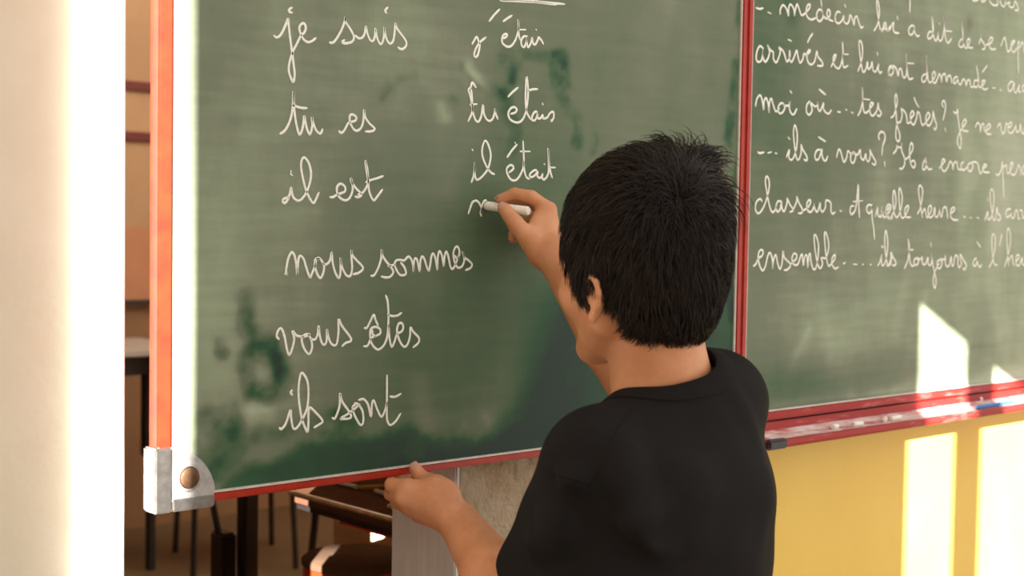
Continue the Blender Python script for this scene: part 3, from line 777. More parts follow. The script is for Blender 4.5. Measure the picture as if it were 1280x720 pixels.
board = thing('blackboard', (0.6, 0.0, 0.91), 'large green blackboard fixed on the yellow wall, chalked with sentences, above a red tray', 'blackboard')
ZC = 0.976
panel2 = slate_panel('slate_panel', 0.012, 1.95, ZC, ZT, 420, 260, centre_dust_glare, board)
bm = new_bm(); box(bm, 0.003, 1.97, 0.0085, 0.05, 0.915, ZT + 0.01); build('backing', bm, m_back, board)
bm = new_bm(); box(bm, 0.0005, 0.0135, -0.005, 0.03, 0.95, ZT + 0.014); build('frame_rail', bm, m_red, board, bevel=0.0025)
bm = new_bm(); box(bm, 0.0125, 0.0148, -0.003, 0.0, ZC, ZT); build('edge_strip', bm, m_silver, board)
bm = new_bm(); box(bm, 1.947, 1.97, -0.005, 0.03, 0.95, ZT + 0.014); build('frame_rail', bm, m_red, board, bevel=0.0025)
bm = new_bm(); box(bm, 0.0, 1.97, -0.005, 0.03, ZT, ZT + 0.014); build('frame_rail', bm, m_red, board, bevel=0.0025)
bm = new_bm(); box(bm, 0.0135, 1.95, -0.006, 0.008, 0.9605, ZC - 0.0005); build('frame_rail', bm, m_redchalk, board, bevel=0.002)
bm = new_bm(); box(bm, 0.0135, 1.95, -0.0066, 0.0, ZC - 0.001, ZC + 0.0008); o = build('edge_strip', bm, m_silver, board)
tray = None
bm = new_bm()
prof = [(0.008, 0.957), (-0.002, 0.957), (-0.005, 0.944), (-0.012, 0.9375), (-0.022, 0.9345), (-0.046, 0.9345), (-0.046, 0.9378), (-0.0535, 0.9378), (-0.055, 0.930), (-0.053, 0.9255), (-0.010, 0.919), (0.008, 0.916)]
va = [[bm.verts.new((x, y, z)) for y, z in prof] for x in (0.012, 1.95)]
n = len(prof)
for i in range(n):
    bm.faces.new((va[0][i], va[0][(i + 1) % n], va[1][(i + 1) % n], va[1][i]))
bm.faces.new(list(reversed(va[0]))); bm.faces.new(va[1])
bmesh.ops.recalc_face_normals(bm, faces=bm.faces[:])
tray = build('chalk_tray', bm, m_redchalk, board)
bm = new_bm()
dp = [(-0.0057, 0.9445), (-0.0205, 0.9392), (-0.0455, 0.9372), (-0.0455, 0.9345), (-0.010, 0.9360)]
va = [[bm.verts.new((x, y, z)) for y, z in dp] for x in (0.04, 1.948)]
for i in range(5):
    bm.faces.new((va[0][i], va[0][(i + 1) % 5], va[1][(i + 1) % 5], va[1][i]))
bm.faces.new(list(reversed(va[0]))); bm.faces.new(va[1])
o = build('chalk_dust', bm, m_dusty, tray); o['label'] = 'pale layer of chalk dust on the tray floor'
bm = new_bm(); lathe(bm, [(0.004, 0.0), (0.0038, -0.003), (0.002, -0.0042)], (0.727, -0.003, 0.9475), 'Y', 14); o = build('screw', bm, m_chalk, tray, smooth=True)
for ln in ('tail', 'top', 'medecin', 'arrives', 'moi', 'ils a vous', 'classeur', 'ensemble', 'toujours'):
    writing('r', ln, 0.0018, panel2)

# things lying on the tray
m_black = material('black_plastic', (26, 25, 25), 0.4, 0.5, rgb2=(34, 32, 32), scale=60)
m_blue = material('blue_plastic', (70, 128, 190), 0.4, 0.5, rgb2=(60, 116, 178), scale=60)


def chalk_bit(x, length, label, y=-0.036, rz=0.0, r=0.0045):
    bm = new_bm()
    c, s = math.cos(rz), math.sin(rz)
    z = 0.9378 + r
    P = [(x + c * length * t, y + s * length * t, z) for t in (0, 0.06, 0.3, 0.6, 0.94, 1.0)]
    tube(bm, P, [r * 0.75, r, r * 1.02, r * 0.97, r, r * 0.7], 10)
    o = build('chalk_stick', bm, m_chalk, None, smooth=True)
    return tag(o, label, 'chalk', 'chalk pieces on the tray')


for px_, ln, lab, rz in ((1041, 0.016, 'small chalk piece on the red tray, nearest the boy', 0.2),
                         (1066, 0.022, 'chunky chalk stub on the red tray, second from the boy', -0.2),
                         (1105, 0.014, 'short chalk crumb on the red tray, third from the boy', 0.5),
                         (1114, 0.032, 'longer chalk stick on the red tray just left of the bright sun patch', 0.1)):
    p = on_y(px_, 540, -0.036)
    chalk_bit(p[0], ln, lab, rz=rz)
p0 = on_y(985, 554, -0.0560)  # block over the lip in place of the dark marker-like object there
bm = new_bm(); box(bm, 0.010, p0[0], -0.0572, -0.045, 0.9245, 0.9400); o = build('lip_end_block', bm, m_black, tray, bevel=0.003); o['label'] = 'black marker-like block on the left end of the tray lip'
bp_ = on_y(1218, 516, -0.038)
pen = thing('ballpoint_pen', (bp_[0], -0.04, 0.935), 'thin blue pen lying on the red tray between the two sun patches', 'pen')
bm = new_bm(); tube(bm, [(bp_[0], -0.040, 0.9414), (bp_[0] + 0.004, -0.040, 0.9414), (bp_[0] + 0.10, -0.040, 0.9414)], [0.0015, 0.0038, 0.0038], 12); build('barrel', bm, m_blue, pen, smooth=True)
bm = new_bm(); tube(bm, [(bp_[0] + 0.10, -0.040, 0.9414), (bp_[0] + 0.135, -0.040, 0.9414)], [0.0042, 0.0042], 12); build('cap', bm, m_blue, pen, smooth=True)

# ------------------------------------------------------------------ furniture of the room behind the opening
m_wood = material('brown_table_top', (104, 70, 50), 0.7, 0.05, rgb2=(90, 60, 44), scale=8, aniso=(6, 0.6, 1))
m_steel = material('polished_tube', (245, 242, 238), 0.16, 0.6, metal=1.0, rgb2=(205, 200, 195), scale=40)
m_dark = material('black_enamel', (34, 29, 27), 0.45, 0.45, rgb2=(42, 36, 33), scale=30)
m_redline = material('red_lower_trim', (190, 52, 40), 0.4, 0.5, rgb2=(176, 46, 36), scale=30)
m_seat = material('dark_brown_seat', (104, 80, 62), 0.85, 0.05, rgb2=(92, 70, 54), scale=20)
m_drum = material('orange_red_shell', (206, 58, 22), 0.4, 0.5, rgb2=(190, 50, 18), scale=20)
m_grey = material('pale_grey_top', (206, 200, 192), 0.4, 0.5, rgb2=(196, 190, 182), scale=12)
m_pale = material('pale_plywood', (226, 206, 172), 0.5, 0.4, rgb2=(214, 192, 158), scale=8, aniso=(1, 1, 8))
m_ypen = material('yellow_pencil_paint', (206, 168, 84), 0.4, 0.5, rgb2=(196, 158, 76), scale=60)
m_wpen = material('white_pencil_paint', (236, 230, 220), 0.4, 0.5, rgb2=(226, 220, 210), scale=60)


def on_z(x, y, Z):
    r = FWD + (x - 640) / F_PX * RGT + (360 - y) / F_PX * UPV
    return CAM + r * (Z - CAM[2]) / r[2]


def rounded_rect(x0, x1, y0, y1, r, n=6):
    out = []
    for cx, cy, a0 in ((x1 - r, y0 + r, -90), (x1 - r, y1 - r, 0), (x0 + r, y1 - r, 90), (x0 + r, y0 + r, 180)):
        for k in range(n + 1):
            a = math.radians(a0 + 90 * k / n)
            out.append((cx + r * math.cos(a), cy + r * math.sin(a)))
    return out


def slab(bm, poly, z0, z1):
    a = [bm.verts.new((x, y, z0)) for x, y in poly]
    b = [bm.verts.new((x, y, z1)) for x, y in poly]
    bm.faces.new(list(reversed(a))); bm.faces.new(b)
    n = len(poly)
    for i in range(n):
        bm.faces.new((a[i], a[(i + 1) % n], b[(i + 1) % n], b[i]))


# table just behind the wall's end, its steel-rimmed edge runs away from the opening
tx0, tx1, ty0, ty1, tz = -0.350, 0.42, 0.37, 0.735, 0.79
t = thing('classroom_table', (0.0, 0.55, 0), 'brown topped table with bright steel rim, seen just left of the wall end', 'table')
bm = new_bm(); slab(bm, rounded_rect(tx0, tx1, ty0, ty1, 0.03), tz - 0.022, tz); build('tabletop', bm, m_wood, t, bevel=0.002)
bm = new_bm()
pts = [(x, y, tz - 0.004) for x, y in rounded_rect(tx0 - 0.003, tx1 + 0.003, ty0 - 0.003, ty1 + 0.003, 0.033)]
tube(bm, pts + [pts[0]], 0.0055, 8); o = build('steel_rim', bm, m_steel, t, smooth=True); o['label'] = 'bright steel tube rim'
bm = new_bm()
for q in ((tx0 + 0.012, tx1 - 0.012, ty0 + 0.012, ty0 + 0.03), (tx0 + 0.012, tx1 - 0.012, ty1 - 0.03, ty1 - 0.012), (tx0 + 0.012, tx0 + 0.03, ty0 + 0.03, ty1 - 0.03), (tx1 - 0.03, tx1 - 0.012, ty0 + 0.03, ty1 - 0.03)):
    box(bm, *q, tz - 0.036, tz - 0.022)
build('apron', bm, m_dark, t, bevel=0.002)
bm = new_bm(); box(bm, tx0 + 0.010, tx1 - 0.010, ty0 + 0.010, ty1 - 0.15, tz - 0.040, tz - 0.036); o = build('lower_trim', bm, m_redline, t, bevel=0.001); o['label'] = 'red lower edge of the table'
for lx, ly, b in ((0.06, ty1 - 0.03, -0.02), (tx1 - 0.05, ty1 - 0.03, -0.02), (0.06, ty0 + 0.03, 0.02), (tx1 - 0.05, ty0 + 0.03, 0.02)):
    bm = new_bm(); tube(bm, [(lx, ly, tz - 0.05), (lx, ly + b, 0.02), (lx, ly + b, 0.0)], [0.009, 0.009, 0.011], 12); build('leg', bm, m_dark, t, smooth=True)


def stick(name, a, b, r, mat, label, cat, group=None):
    a, b = Vector(a), Vector(b)
    bm = new_bm()
    d = (b - a).normalized()
    tube(bm, [a, a + d * 0.004, b - d * 0.004, b], [r * 0.5, r, r, r], 8)
    return tag(build(name, bm, mat, None, smooth=True), label, cat, group)


for (xa, ya), (xb, yb), mt, nm, lab in (((424, 603), (446, 609), m_wpen, 'pencil', 'white pencil on the brown table, the one half under the red frame rail'),
                                        ((468, 613), (494, 621), m_wpen, 'pencil', 'white pencil on the brown table beside the boy\'s lower fist'),
                                        ((485, 632), (500, 638), m_wpen, 'pencil', 'white pencil on the brown table nearest its steel rim and the wall end'),
                                        ((446, 610), (492, 607), m_ypen, 'pencil', 'yellow pencil on the brown table')):
    a, b = on_z(xa, ya, tz + 0.0042), on_z(xb, yb, tz + 0.0042)
    stick(nm, a, b, 0.0042, mt, lab, 'pencil', 'pencils on the brown table')

# round stool, dark top over an orange-red shell
sc_ = at(447, 694, 2.75)
sr, sz = 0.108, float(sc_[2])
s = thing('round_stool', (sc_[0], sc_[1], 0), 'round stool with dark top and orange-red shell, partly in the sun', 'stool')
bm = new_bm(); lathe(bm, [(0.001, sz), (sr - 0.006, sz), (sr, sz - 0.005), (sr, sz - 0.012), (sr - 0.004, sz - 0.016)], (sc_[0], sc_[1], 0), 'Z', 48); build('seat', bm, m_seat, s, smooth=True)
bm = new_bm(); lathe(bm, [(sr - 0.004, sz - 0.015), (sr - 0.003, sz - 0.03), (sr - 0.008, sz - 0.3), (sr - 0.004, 0.03), (sr, 0.0)], (sc_[0], sc_[1], 0), 'Z', 48); build('shell', bm, m_drum, s, smooth=True)

# chairs
def chair(x, y, rz, label, mat_s, zs=0.44, zb=0.80):
    t = thing('school_chair', (x, y, 0), label, 'chair', 'school chairs in the room behind')
    R_ = Matrix.Translation((x, y, 0)) @ Matrix.Rotation(rz, 4, 'Z')
    def tub(pts, r, nm):
        bm = new_bm(); tube(bm, [R_ @ Vector(p) for p in pts], r, 10); build(nm, bm, m_dark, t, smooth=True)
    for sx in (-1, 1):
        tub([(sx * 0.17, 0.17, zs), (sx * 0.185, 0.20, 0.0)], 0.011, 'leg')
        tub([(sx * 0.17, -0.16, zs), (sx * 0.185, -0.20, 0.0)], 0.011, 'leg')
        tub([(sx * 0.17, -0.16, zs - 0.01), (sx * 0.17, -0.19, 0.62), (sx * 0.17, -0.215, zb - 0.03)], 0.011, 'back_post')
    bm = new_bm(); slab(bm, rounded_rect(-0.19, 0.19, -0.18, 0.19, 0.04), zs, zs + 0.014)
    bmesh.ops.transform(bm, matrix=R_, verts=bm.verts[:]); build('seat', bm, mat_s, t, bevel=0.003)
    bm = new_bm()
    rows = []
    for k in range(11):
        u = -1 + 0.2 * k
        for_ = []
        for z in (zb - 0.17, zb - 0.16, zb - 0.02, zb):
            for_.append((u * 0.2, -0.19 - 0.03 * (1 - u * u) - 0.06 * (z - 0.66), z))
        rows.append(for_)
    fr = [[bm.verts.new(R_ @ Vector(p)) for p in r] for r in rows]
    bk_ = [[bm.verts.new(R_ @ (Vector(p) + Vector((0, -0.012, 0)))) for p in r] for r in rows]
    for a, b, fl in ((fr, None, 0), (bk_, None, 1)):
        for i in range(10):
            for j in range(3):
                f = (a[i][j], a[i + 1][j], a[i + 1][j + 1], a[i][j + 1])
                bm.faces.new(f if fl else tuple(reversed(f)))
    for i in range(10):
        bm.faces.new((fr[i][0], fr[i + 1][0], bk_[i + 1][0], bk_[i][0]))
        bm.faces.new((fr[i][3], bk_[i][3], bk_[i + 1][3], fr[i + 1][3]))
    for i in (0, 10):
        for j in range(3):
            bm.faces.new((fr[i][j], fr[i][j + 1], bk_[i][j + 1], bk_[i][j]))
    bmesh.ops.recalc_face_normals(bm, faces=bm.faces[:])
    build('backrest', bm, mat_s, t, smooth=True)
    return t


pc = at(514, 662, 3.5)
chair(pc[0] + 0.13, pc[1] + 0.14, math.radians(-40), 'pale plywood school chair catching the sun behind the brown table', m_pale, 0.36, 0.60)
dc = at(421, 650, 4.2)
rz_ = math.radians(211)
chair(dc[0] - 0.17 * math.sin(rz_), dc[1] + 0.17 * math.cos(rz_), rz_, 'dark school chair whose thin black posts rise behind the round stool', m_seat)
fc = on_z(229, 716, 0.0)
chair(fc[0] + 0.24, fc[1] + 0.05, math.radians(-20), 'dark school chair far back, its thin black legs seen below the board wing', m_seat)

# far table by the back wall
fl = on_z(188, 712, 0.0)
t = thing('school_table', (fl[0] - 0.25, fl[1] + 0.2, 0), 'pale grey topped table on black legs, far back between white trim and board', 'table')
zt = 0.80
bm = new_bm(); slab(bm, rounded_rect(fl[0] - 0.55, fl[0] + 0.18, fl[1] - 0.06, fl[1] + 0.44, 0.02), zt - 0.022, zt); build('tabletop', bm, m_grey, t, bevel=0.003)
bm = new_bm()
box(bm, fl[0] - 0.52, fl[0] + 0.04, fl[1] - 0.03, fl[1] + 0.41, zt - 0.09, zt - 0.022)
build('apron', bm, m_dark, t, bevel=0.003)
for lx, ly in ((fl[0], fl[1]), (fl[0], fl[1] + 0.38), (fl[0] - 0.5, fl[1]), (fl[0] - 0.5, fl[1] + 0.38)):
    bm = new_bm(); box(bm, lx - 0.014, lx + 0.014, ly - 0.014, ly + 0.014, 0, 0.42); l_ = build('leg', bm, m_dark, t, bevel=0.003)
    bm = new_bm(); box(bm, lx - 0.032, lx + 0.016, ly - 0.022, ly + 0.02, 0.415, zt - 0.024); build('leg_sleeve', bm, m_dark, l_, bevel=0.004)

# black upright stand with a lower side box
pp = at(309, 690, 3.3)
t = thing('equipment_stand', (pp[0], pp[1], 0), 'black upright stand with lower side box, below the left end of the board wing', 'stand')
bm = new_bm(); box(bm, pp[0] - 0.018, pp[0] + 0.02, pp[1] - 0.018, pp[1] + 0.02, 0, 1.02); build('upright', bm, m_dark, t, bevel=0.004)
zz = float(at(300, 665, 3.3)[2])
qq = at(290, 690, 3.3)
bm = new_bm(); box(bm, qq[0] - 0.030, pp[0] - 0.0185, qq[1] - 0.01, qq[1] + 0.05, 0, zz); build('side_box', bm, m_dark, t, bevel=0.006)
a, b = at(276, 667, 3.3), at(264, 618, 3.3)
bm = new_bm(); tube(bm, [(qq[0] - 0.022, qq[1] + 0.02, zz - 0.01), tuple(b), tuple(b + (b - a) * 2.0)], 0.008, 10); build('brace', bm, m_dark, t, smooth=True)

# dark ledge along the back wall
bm = new_bm(); box(bm, -2.2, 3.6, YB - 0.05, YB, 0.912, 0.932); struct('trim_5', bm, m_dark, bevel=0.003)

# ------------------------------------------------------------------ figure: a signed distance field meshed into one continuous surface
f32 = np.float32


class Rc:                                   # round cone from a (radius ra) to b (radius rb)
    def __init__(s, a, b, ra, rb=None):
        s.a, s.b, s.ra, s.rb = np.array(a, float), np.array(b, float), ra, rb if rb is not None else ra
        s.c = (s.a + s.b) / 2
        s.R = np.linalg.norm(s.b - s.a) / 2 + max(s.ra, s.rb)

    def d(s, P):
        ba = s.b - s.a
        l2 = ba @ ba
        rr = s.ra - s.rb
        a2 = max(l2 - rr * rr, 1e-12)
        il2 = 1 / max(l2, 1e-12)
        pa = P - s.a
        y = pa @ ba
        z = y - l2
        x2 = ((pa * l2 - y[:, None] * ba) ** 2).sum(1)
        y2 = y * y * l2
        z2 = z * z * l2
        k = np.sign(rr) * rr * rr * x2
        r = (np.sqrt(x2 * a2 * il2) + y * rr) * il2 - s.ra
        c1 = np.sign(z) * a2 * z2 > k
        c2 = np.sign(y) * a2 * y2 < k
        r = np.where(c2, np.sqrt(x2 + y2) * il2 - s.ra, r)
        return np.where(c1, np.sqrt(x2 + z2) * il2 - s.rb, r)


class El:                                   # ellipsoid, rot: columns = local axes
    def __init__(s, c, r, rot=None):
        s.c, s.r, s.rot = np.array(c, float), np.array(r, float), rot
        s.R = max(r)

    def d(s, P):
        q = P - s.c
        if s.rot is not None:
            q = q @ s.rot
        k0 = np.sqrt(((q / s.r) ** 2).sum(1))
        k1 = np.sqrt(((q / s.r ** 2) ** 2).sum(1)) + 1e-9
        return np.where(k0 < 1e-6, -min(s.r), k0 * (k0 - 1) / k1)


class Un:                                   # smooth union
    def __init__(s, k, ch):
        s.k, s.ch = k, ch
        bb0 = np.min([c.c - c.R for c in ch], 0); bb1 = np.max([c.c + c.R for c in ch], 0)
        s.c = (bb0 + bb1) / 2
        s.R = max(np.linalg.norm(c.c - s.c) + c.R for c in ch)
        s.ctr = None

    def d(s, P):
        ctr, rad = P[len(P) // 2], None
        m = P.mean(0); rad = np.linalg.norm(P[0] - m) + 1e-6
        out = None
        lb = [np.linalg.norm(c.c - m) - c.R for c in s.ch]
        lim = max(min(lb) + 2 * rad, rad) + 6 * s.k + 0.05
        for c, b in zip(s.ch, lb):
            if b > lim:
                continue
            v = c.d(P)
            if out is None:
                out = v
            else:
                h = np.maximum(s.k - np.abs(out - v), 0) / s.k
                out = np.minimum(out, v) - h * h * h * s.k / 6
        return out


class Cut:                                  # smooth subtraction of b from a
    def __init__(s, k, a, b):
        s.k, s.a_, s.b_ = k, a, b
        s.c, s.R = a.c, a.R

    def d(s, P):
        v = s.a_.d(P)
        m = P.mean(0); rad = np.linalg.norm(P[0] - m)
        for b in s.b_:
            if np.linalg.norm(b.c - m) - b.R > rad + 0.02 + s.k:
                continue
            w_ = -b.d(P)
            h = np.maximum(s.k - np.abs(v - w_), 0) / s.k
            v = np.maximum(v, w_) + h * h * h * s.k / 6
        return v


class Fn:
    def __init__(s, c, R, fn):
        s.c, s.R, s.d = np.array(c, float), R, fn


def mesh_sdf(sdf, lo, hi, h, name, mat, parent, B=24, relax=2):
    """surface nets over the blocks that hold surface; one welded mesh"""
    lo = np.array(lo, float)
    nb = np.ceil((np.array(hi) - lo) / (h * B)).astype(int)
    ks, vs_, qs = [], [], []
    big = (nb.max() + 2) * B + 8
    key = lambda i, j, k: (i.astype(np.int64) * big + j) * big + k
    g = np.arange(B + 2)
    G = np.stack(np.meshgrid(g, g, g, indexing='ij'), -1).reshape(-1, 3)
    n = B + 2
    half = h * (B + 1) / 2
    for bi in range(nb[0]):
        for bj in range(nb[1]):
            for bk__ in range(nb[2]):
                o = np.array([bi, bj, bk__]) * B
                c = lo + (o + (B + 1) / 2) * h
                cd = sdf.d(c[None, :].repeat(3, 0) + np.array([[half, 0, 0], [-half, 0, 0], [0, 0, 0]]))
                if cd is None or cd[2] > half * 2.0 + 0.03 or cd[2] < -half * 2.0 - 0.03:
                    continue
                P = lo + (G + o) * h
                D = sdf.d(P)
                if D is None or D.min() > 0 or D.max() < 0:
                    continue
                D = D.reshape(n, n, n)
                In = D < 0
                m = n - 1
                cnt = sum(In[a:a + m, b:b + m, c_:c_ + m].astype(np.int8) for a in (0, 1) for b in (0, 1) for c_ in (0, 1))
                act = (cnt > 0) & (cnt < 8)
                I = np.argwhere(act)
                acc = np.zeros((len(I), 3)); num = np.zeros(len(I))
                corners = [(a, b, c_) for a in (0, 1) for b in (0, 1) for c_ in (0, 1)]
                val = {q: D[I[:, 0] + q[0], I[:, 1] + q[1], I[:, 2] + q[2]] for q in corners}
                for qa in corners:
                    for ax in range(3):
                        if qa[ax]:
                            continue
                        qb = list(qa); qb[ax] = 1; qb = tuple(qb)
                        va_, vb_ = val[qa], val[qb]
                        x = (va_ < 0) != (vb_ < 0)
                        t_ = np.where(x, va_ / np.where(x, va_ - vb_, 1), 0)
                        p = np.array(qa, float)[None, :].repeat(len(I), 0)
                        p[:, ax] += t_
                        acc += p * x[:, None]; num += x
                V = lo + (I + o + acc / num[:, None]) * h
                gi = I + o
                ks.append(key(gi[:, 0], gi[:, 1], gi[:, 2])); vs_.append(V)
                # quads for edges owned by this block (cells 1..B around the edge)
                for ax in range(3):
                    a1, a2 = (ax + 1) % 3, (ax + 2) % 3
                    sl0 = [slice(1, B + 1)] * 3; sl1 = list(sl0)
                    sl0[ax] = slice(0, B); sl1[ax] = slice(1, B + 1)
                    A_, Bb = In[tuple(sl0)], In[tuple(sl1)]
                    E = np.argwhere(A_ != Bb)
                    if not len(E):
                        continue
                    fl_ = A_[E[:, 0], E[:, 1], E[:, 2]]
                    E = E + 1
                    E[:, ax] -= 1
                    E = E + o
                    q = []
                    for d1, d2 in ((-1, -1), (0, -1), (0, 0), (-1, 0)):
                        cidx = E.copy(); cidx[:, a1] += d1; cidx[:, a2] += d2
                        q.append(key(cidx[:, 0], cidx[:, 1], cidx[:, 2]))
                    q = np.stack(q, 1)
                    q[~fl_] = q[~fl_][:, ::-1]
                    qs.append(q)
    K = np.concatenate(ks); V = np.concatenate(vs_); Q = np.concatenate(qs)
    U_, idx = np.unique(K, return_index=True)
    V = V[idx]
    pos = np.searchsorted(U_, Q)
    ok = (pos < len(U_)).all(1)
    pos = pos[ok]; Q = Q[ok]
    ok = (U_[pos] == Q).all(1)
    pos = pos[ok]
    used_ = np.unique(pos)
    remap = np.full(len(V), -1); remap[used_] = np.arange(len(used_))
    V = V[used_]; pos = remap[pos]
    for _ in range(relax):                                  # even out the net
        s_ = np.zeros_like(V); c2 = np.zeros(len(V))
        for a, b in ((0, 1), (1, 2), (2, 3), (3, 0)):
            np.add.at(s_, pos[:, a], V[pos[:, b]]); np.add.at(c2, pos[:, a], 1)
            np.add.at(s_, pos[:, b], V[pos[:, a]]); np.add.at(c2, pos[:, b], 1)
        V = V * 0.5 + 0.5 * s_ / np.maximum(c2, 1)[:, None]
    me = bpy.data.meshes.new(name)
    me.vertices.add(len(V)); me.vertices.foreach_set('co', V.astype(f32).ravel())
    me.loops.add(len(pos) * 4); me.loops.foreach_set('vertex_index', pos.astype(np.int32).ravel())
    me.polygons.add(len(pos)); me.polygons.foreach_set('loop_start', np.arange(0, len(pos) * 4, 4, dtype=np.int32))
    me.update(calc_edges=True)
    me.validate()
    return link_mesh(name, me, mat, parent, True)


m_skin = material('warm_skin', (212, 150, 110), 0.5, 0.4, rgb2=(200, 134, 92), scale=28, bump=0.10, bump_scale=420, bump_dist=0.0008, sss=0.12)
m_nail = material('fingernail', (238, 192, 168), 0.3, 0.5, rgb2=(232, 182, 156), scale=90)
m_hair = material('dark_brown_hair', (30, 21, 16), 0.5, 0.3, rgb2=(44, 32, 24), scale=60, aniso=(1, 1, 1))
m_scalp = material('dark_hair_base', (20, 14, 10), 0.95, 0.05, rgb2=(26, 18, 13), scale=60)
m_shirt = material('black_cotton', (31, 28, 27), 0.9, 0.12, rgb2=(26, 23, 22), scale=9, bump=0.25, bump_scale=700, bump_dist=0.0008)
m_denim = material('blue_denim', (58, 70, 100), 0.85, 0.2, rgb2=(48, 58, 86), scale=80, bump=0.2, bump_scale=600, bump_dist=0.001)
m_shoe = material('grey_canvas', (90, 88, 90), 0.7, 0.3, rgb2=(78, 76, 78), scale=90)
m_eye = material('eye_white', (232, 226, 218), 0.2, 0.5, rgb2=(228, 220, 210), scale=60)
m_iris = material('dark_iris', (44, 28, 20), 0.15, 0.6, rgb2=(36, 22, 16), scale=80)

boy = thing('person', (-0.61, -0.39, 0.0), 'boy with short dark hair in a black T-shirt, seen from behind, writing with chalk', 'person')

# head frame: x to his right, y where he looks, z up
HC = at(804, 318, 1.53)
yaw = math.radians(88)
fy = np.array([math.cos(yaw), math.sin(yaw), 0.04]); fy /= np.linalg.norm(fy)
fx = np.array([math.sin(yaw), -math.cos(yaw), 0.0])
fx = fx + np.array([0, 0, 0.02]); fx -= fy * (fx @ fy); fx /= np.linalg.norm(fx)
fz = np.cross(fx, fy)
HR = np.stack([fx, fy, fz], 1)
h_ = lambda x, y, z: HC + HR @ np.array([x, y, z], float)
CR_C, CR_R = (0, -0.004, 0.008), (0.068, 0.081, 0.090)


def ear(sd):
    def e(x, y, z):
        return h_(sd * (0.070 + (x - 0.071) * 0.85), -0.006 + (y + 0.010) * 0.92, -0.044 + (z + 0.040) * 0.88)
    ch = [El(e(0.0755, -0.012, -0.040), (0.0050, 0.0105, 0.019), HR)]
    rim = [(0.073, 0.000, -0.034), (0.078, -0.001, -0.020), (0.0835, -0.010, -0.014), (0.087, -0.021, -0.019), (0.0865, -0.025, -0.032), (0.083, -0.021, -0.046), (0.079, -0.012, -0.058)]
    for a, b in zip(rim, rim[1:]):
        ch.append(Rc(e(*a), e(*b), 0.0033, 0.0033))
    ch.append(El(e(0.078, -0.008, -0.062), (0.0045, 0.006, 0.0075), HR))
    ch.append(Rc(e(0.072, 0.001, -0.045), e(0.075, 0.001, -0.038), 0.004, 0.003))
    return Un(0.004, ch)


head = Un(0.025, [
    El(h_(*CR_C), CR_R, HR),
    El(h_(0, 0.030, -0.035), (0.060, 0.056, 0.078), HR),
    Rc(h_(-0.046, 0.006, -0.070), h_(-0.016, 0.060, -0.108), 0.020, 0.015),
    Rc(h_(0.046, 0.006, -0.070), h_(0.016, 0.060, -0.108), 0.020, 0.015),
    El(h_(0, 0.062, -0.106), (0.022, 0.020, 0.017), HR),
    El(h_(-0.036, 0.052, -0.046), (0.026, 0.030, 0.026), HR),
    El(h_(0.036, 0.052, -0.046), (0.026, 0.030, 0.026), HR)])
head = Cut(0.012, head, [El(h_(-0.031, 0.098, -0.020), (0.017, 0.014, 0.011), HR), El(h_(0.031, 0.098, -0.020), (0.017, 0.014, 0.011), HR)])
head = Un(0.008, [head, Rc(h_(0, 0.084, -0.020), h_(0, 0.096, -0.046), 0.007, 0.009), El(h_(0, 0.094, -0.051), (0.015, 0.010, 0.007), HR),
                  El(h_(0, 0.082, -0.075), (0.021, 0.012, 0.005), HR), El(h_(0, 0.080, -0.084), (0.018, 0.012, 0.006), HR)])
head = Un(0.004, [head, ear(-1), ear(1)])

NK0, NK1 = h_(0, -0.017, -0.065), at(824, 462, 1.54)
LSH, RSH = at(742, 572, 1.44), at(896, 496, 1.60)
LEL, LWR = at(655, 772, 1.57), at(574, 654, 1.735)
REL, RWR = at(812, 512, 1.72), at(693, 320, 1.795)
trunk = Un(0.05, [Rc(NK0, NK1, 0.049, 0.054), Rc(NK1 + (-0.01, 0, -0.07), LSH, 0.036, 0.034), Rc(NK1 + (0.01, 0, -0.055), RSH, 0.040, 0.040),
                  El((-0.612, -0.372, 0.93), (0.126, 0.080, 0.14)), El((-0.615, -0.380, 0.80), (0.122, 0.085, 0.18)),
                  El((-0.615, -0.385, 0.67), (0.126, 0.089, 0.11))])
HIPL, HIPR = np.array((-0.69, -0.385, 0.66)), np.array((-0.54, -0.385, 0.66))
KNL, KNR = np.array((-0.705, -0.365, 0.37)), np.array((-0.525, -0.375, 0.37))
ANL, ANR = np.array((-0.71, -0.40, 0.075)), np.array((-0.52, -0.41, 0.075))
legs = Un(0.03, [Rc(HIPL, KNL, 0.068, 0.048), Rc(KNL, ANL, 0.046, 0.032), Rc(HIPR, KNR, 0.068, 0.048), Rc(KNR, ANR, 0.046, 0.032),
                 Rc(ANL + (0, 0, -0.03), ANL + (-0.008, 0.12, -0.045), 0.032, 0.022), Rc(ANR + (0, 0, -0.03), ANR + (0.008, 0.12, -0.045), 0.032, 0.022)])
trunk = Un(0.05, [trunk, legs])


def pt(x, y, tt):
    """point at photo pixel (x, y), tt in front of the board's face"""
    return on_y(x, y, -tt)


def chain(ps, rs, k=0.003):
    return Un(k, [Rc(a, b, ra, rb) for a, b, ra, rb in zip(ps, ps[1:], rs, rs[1:])])


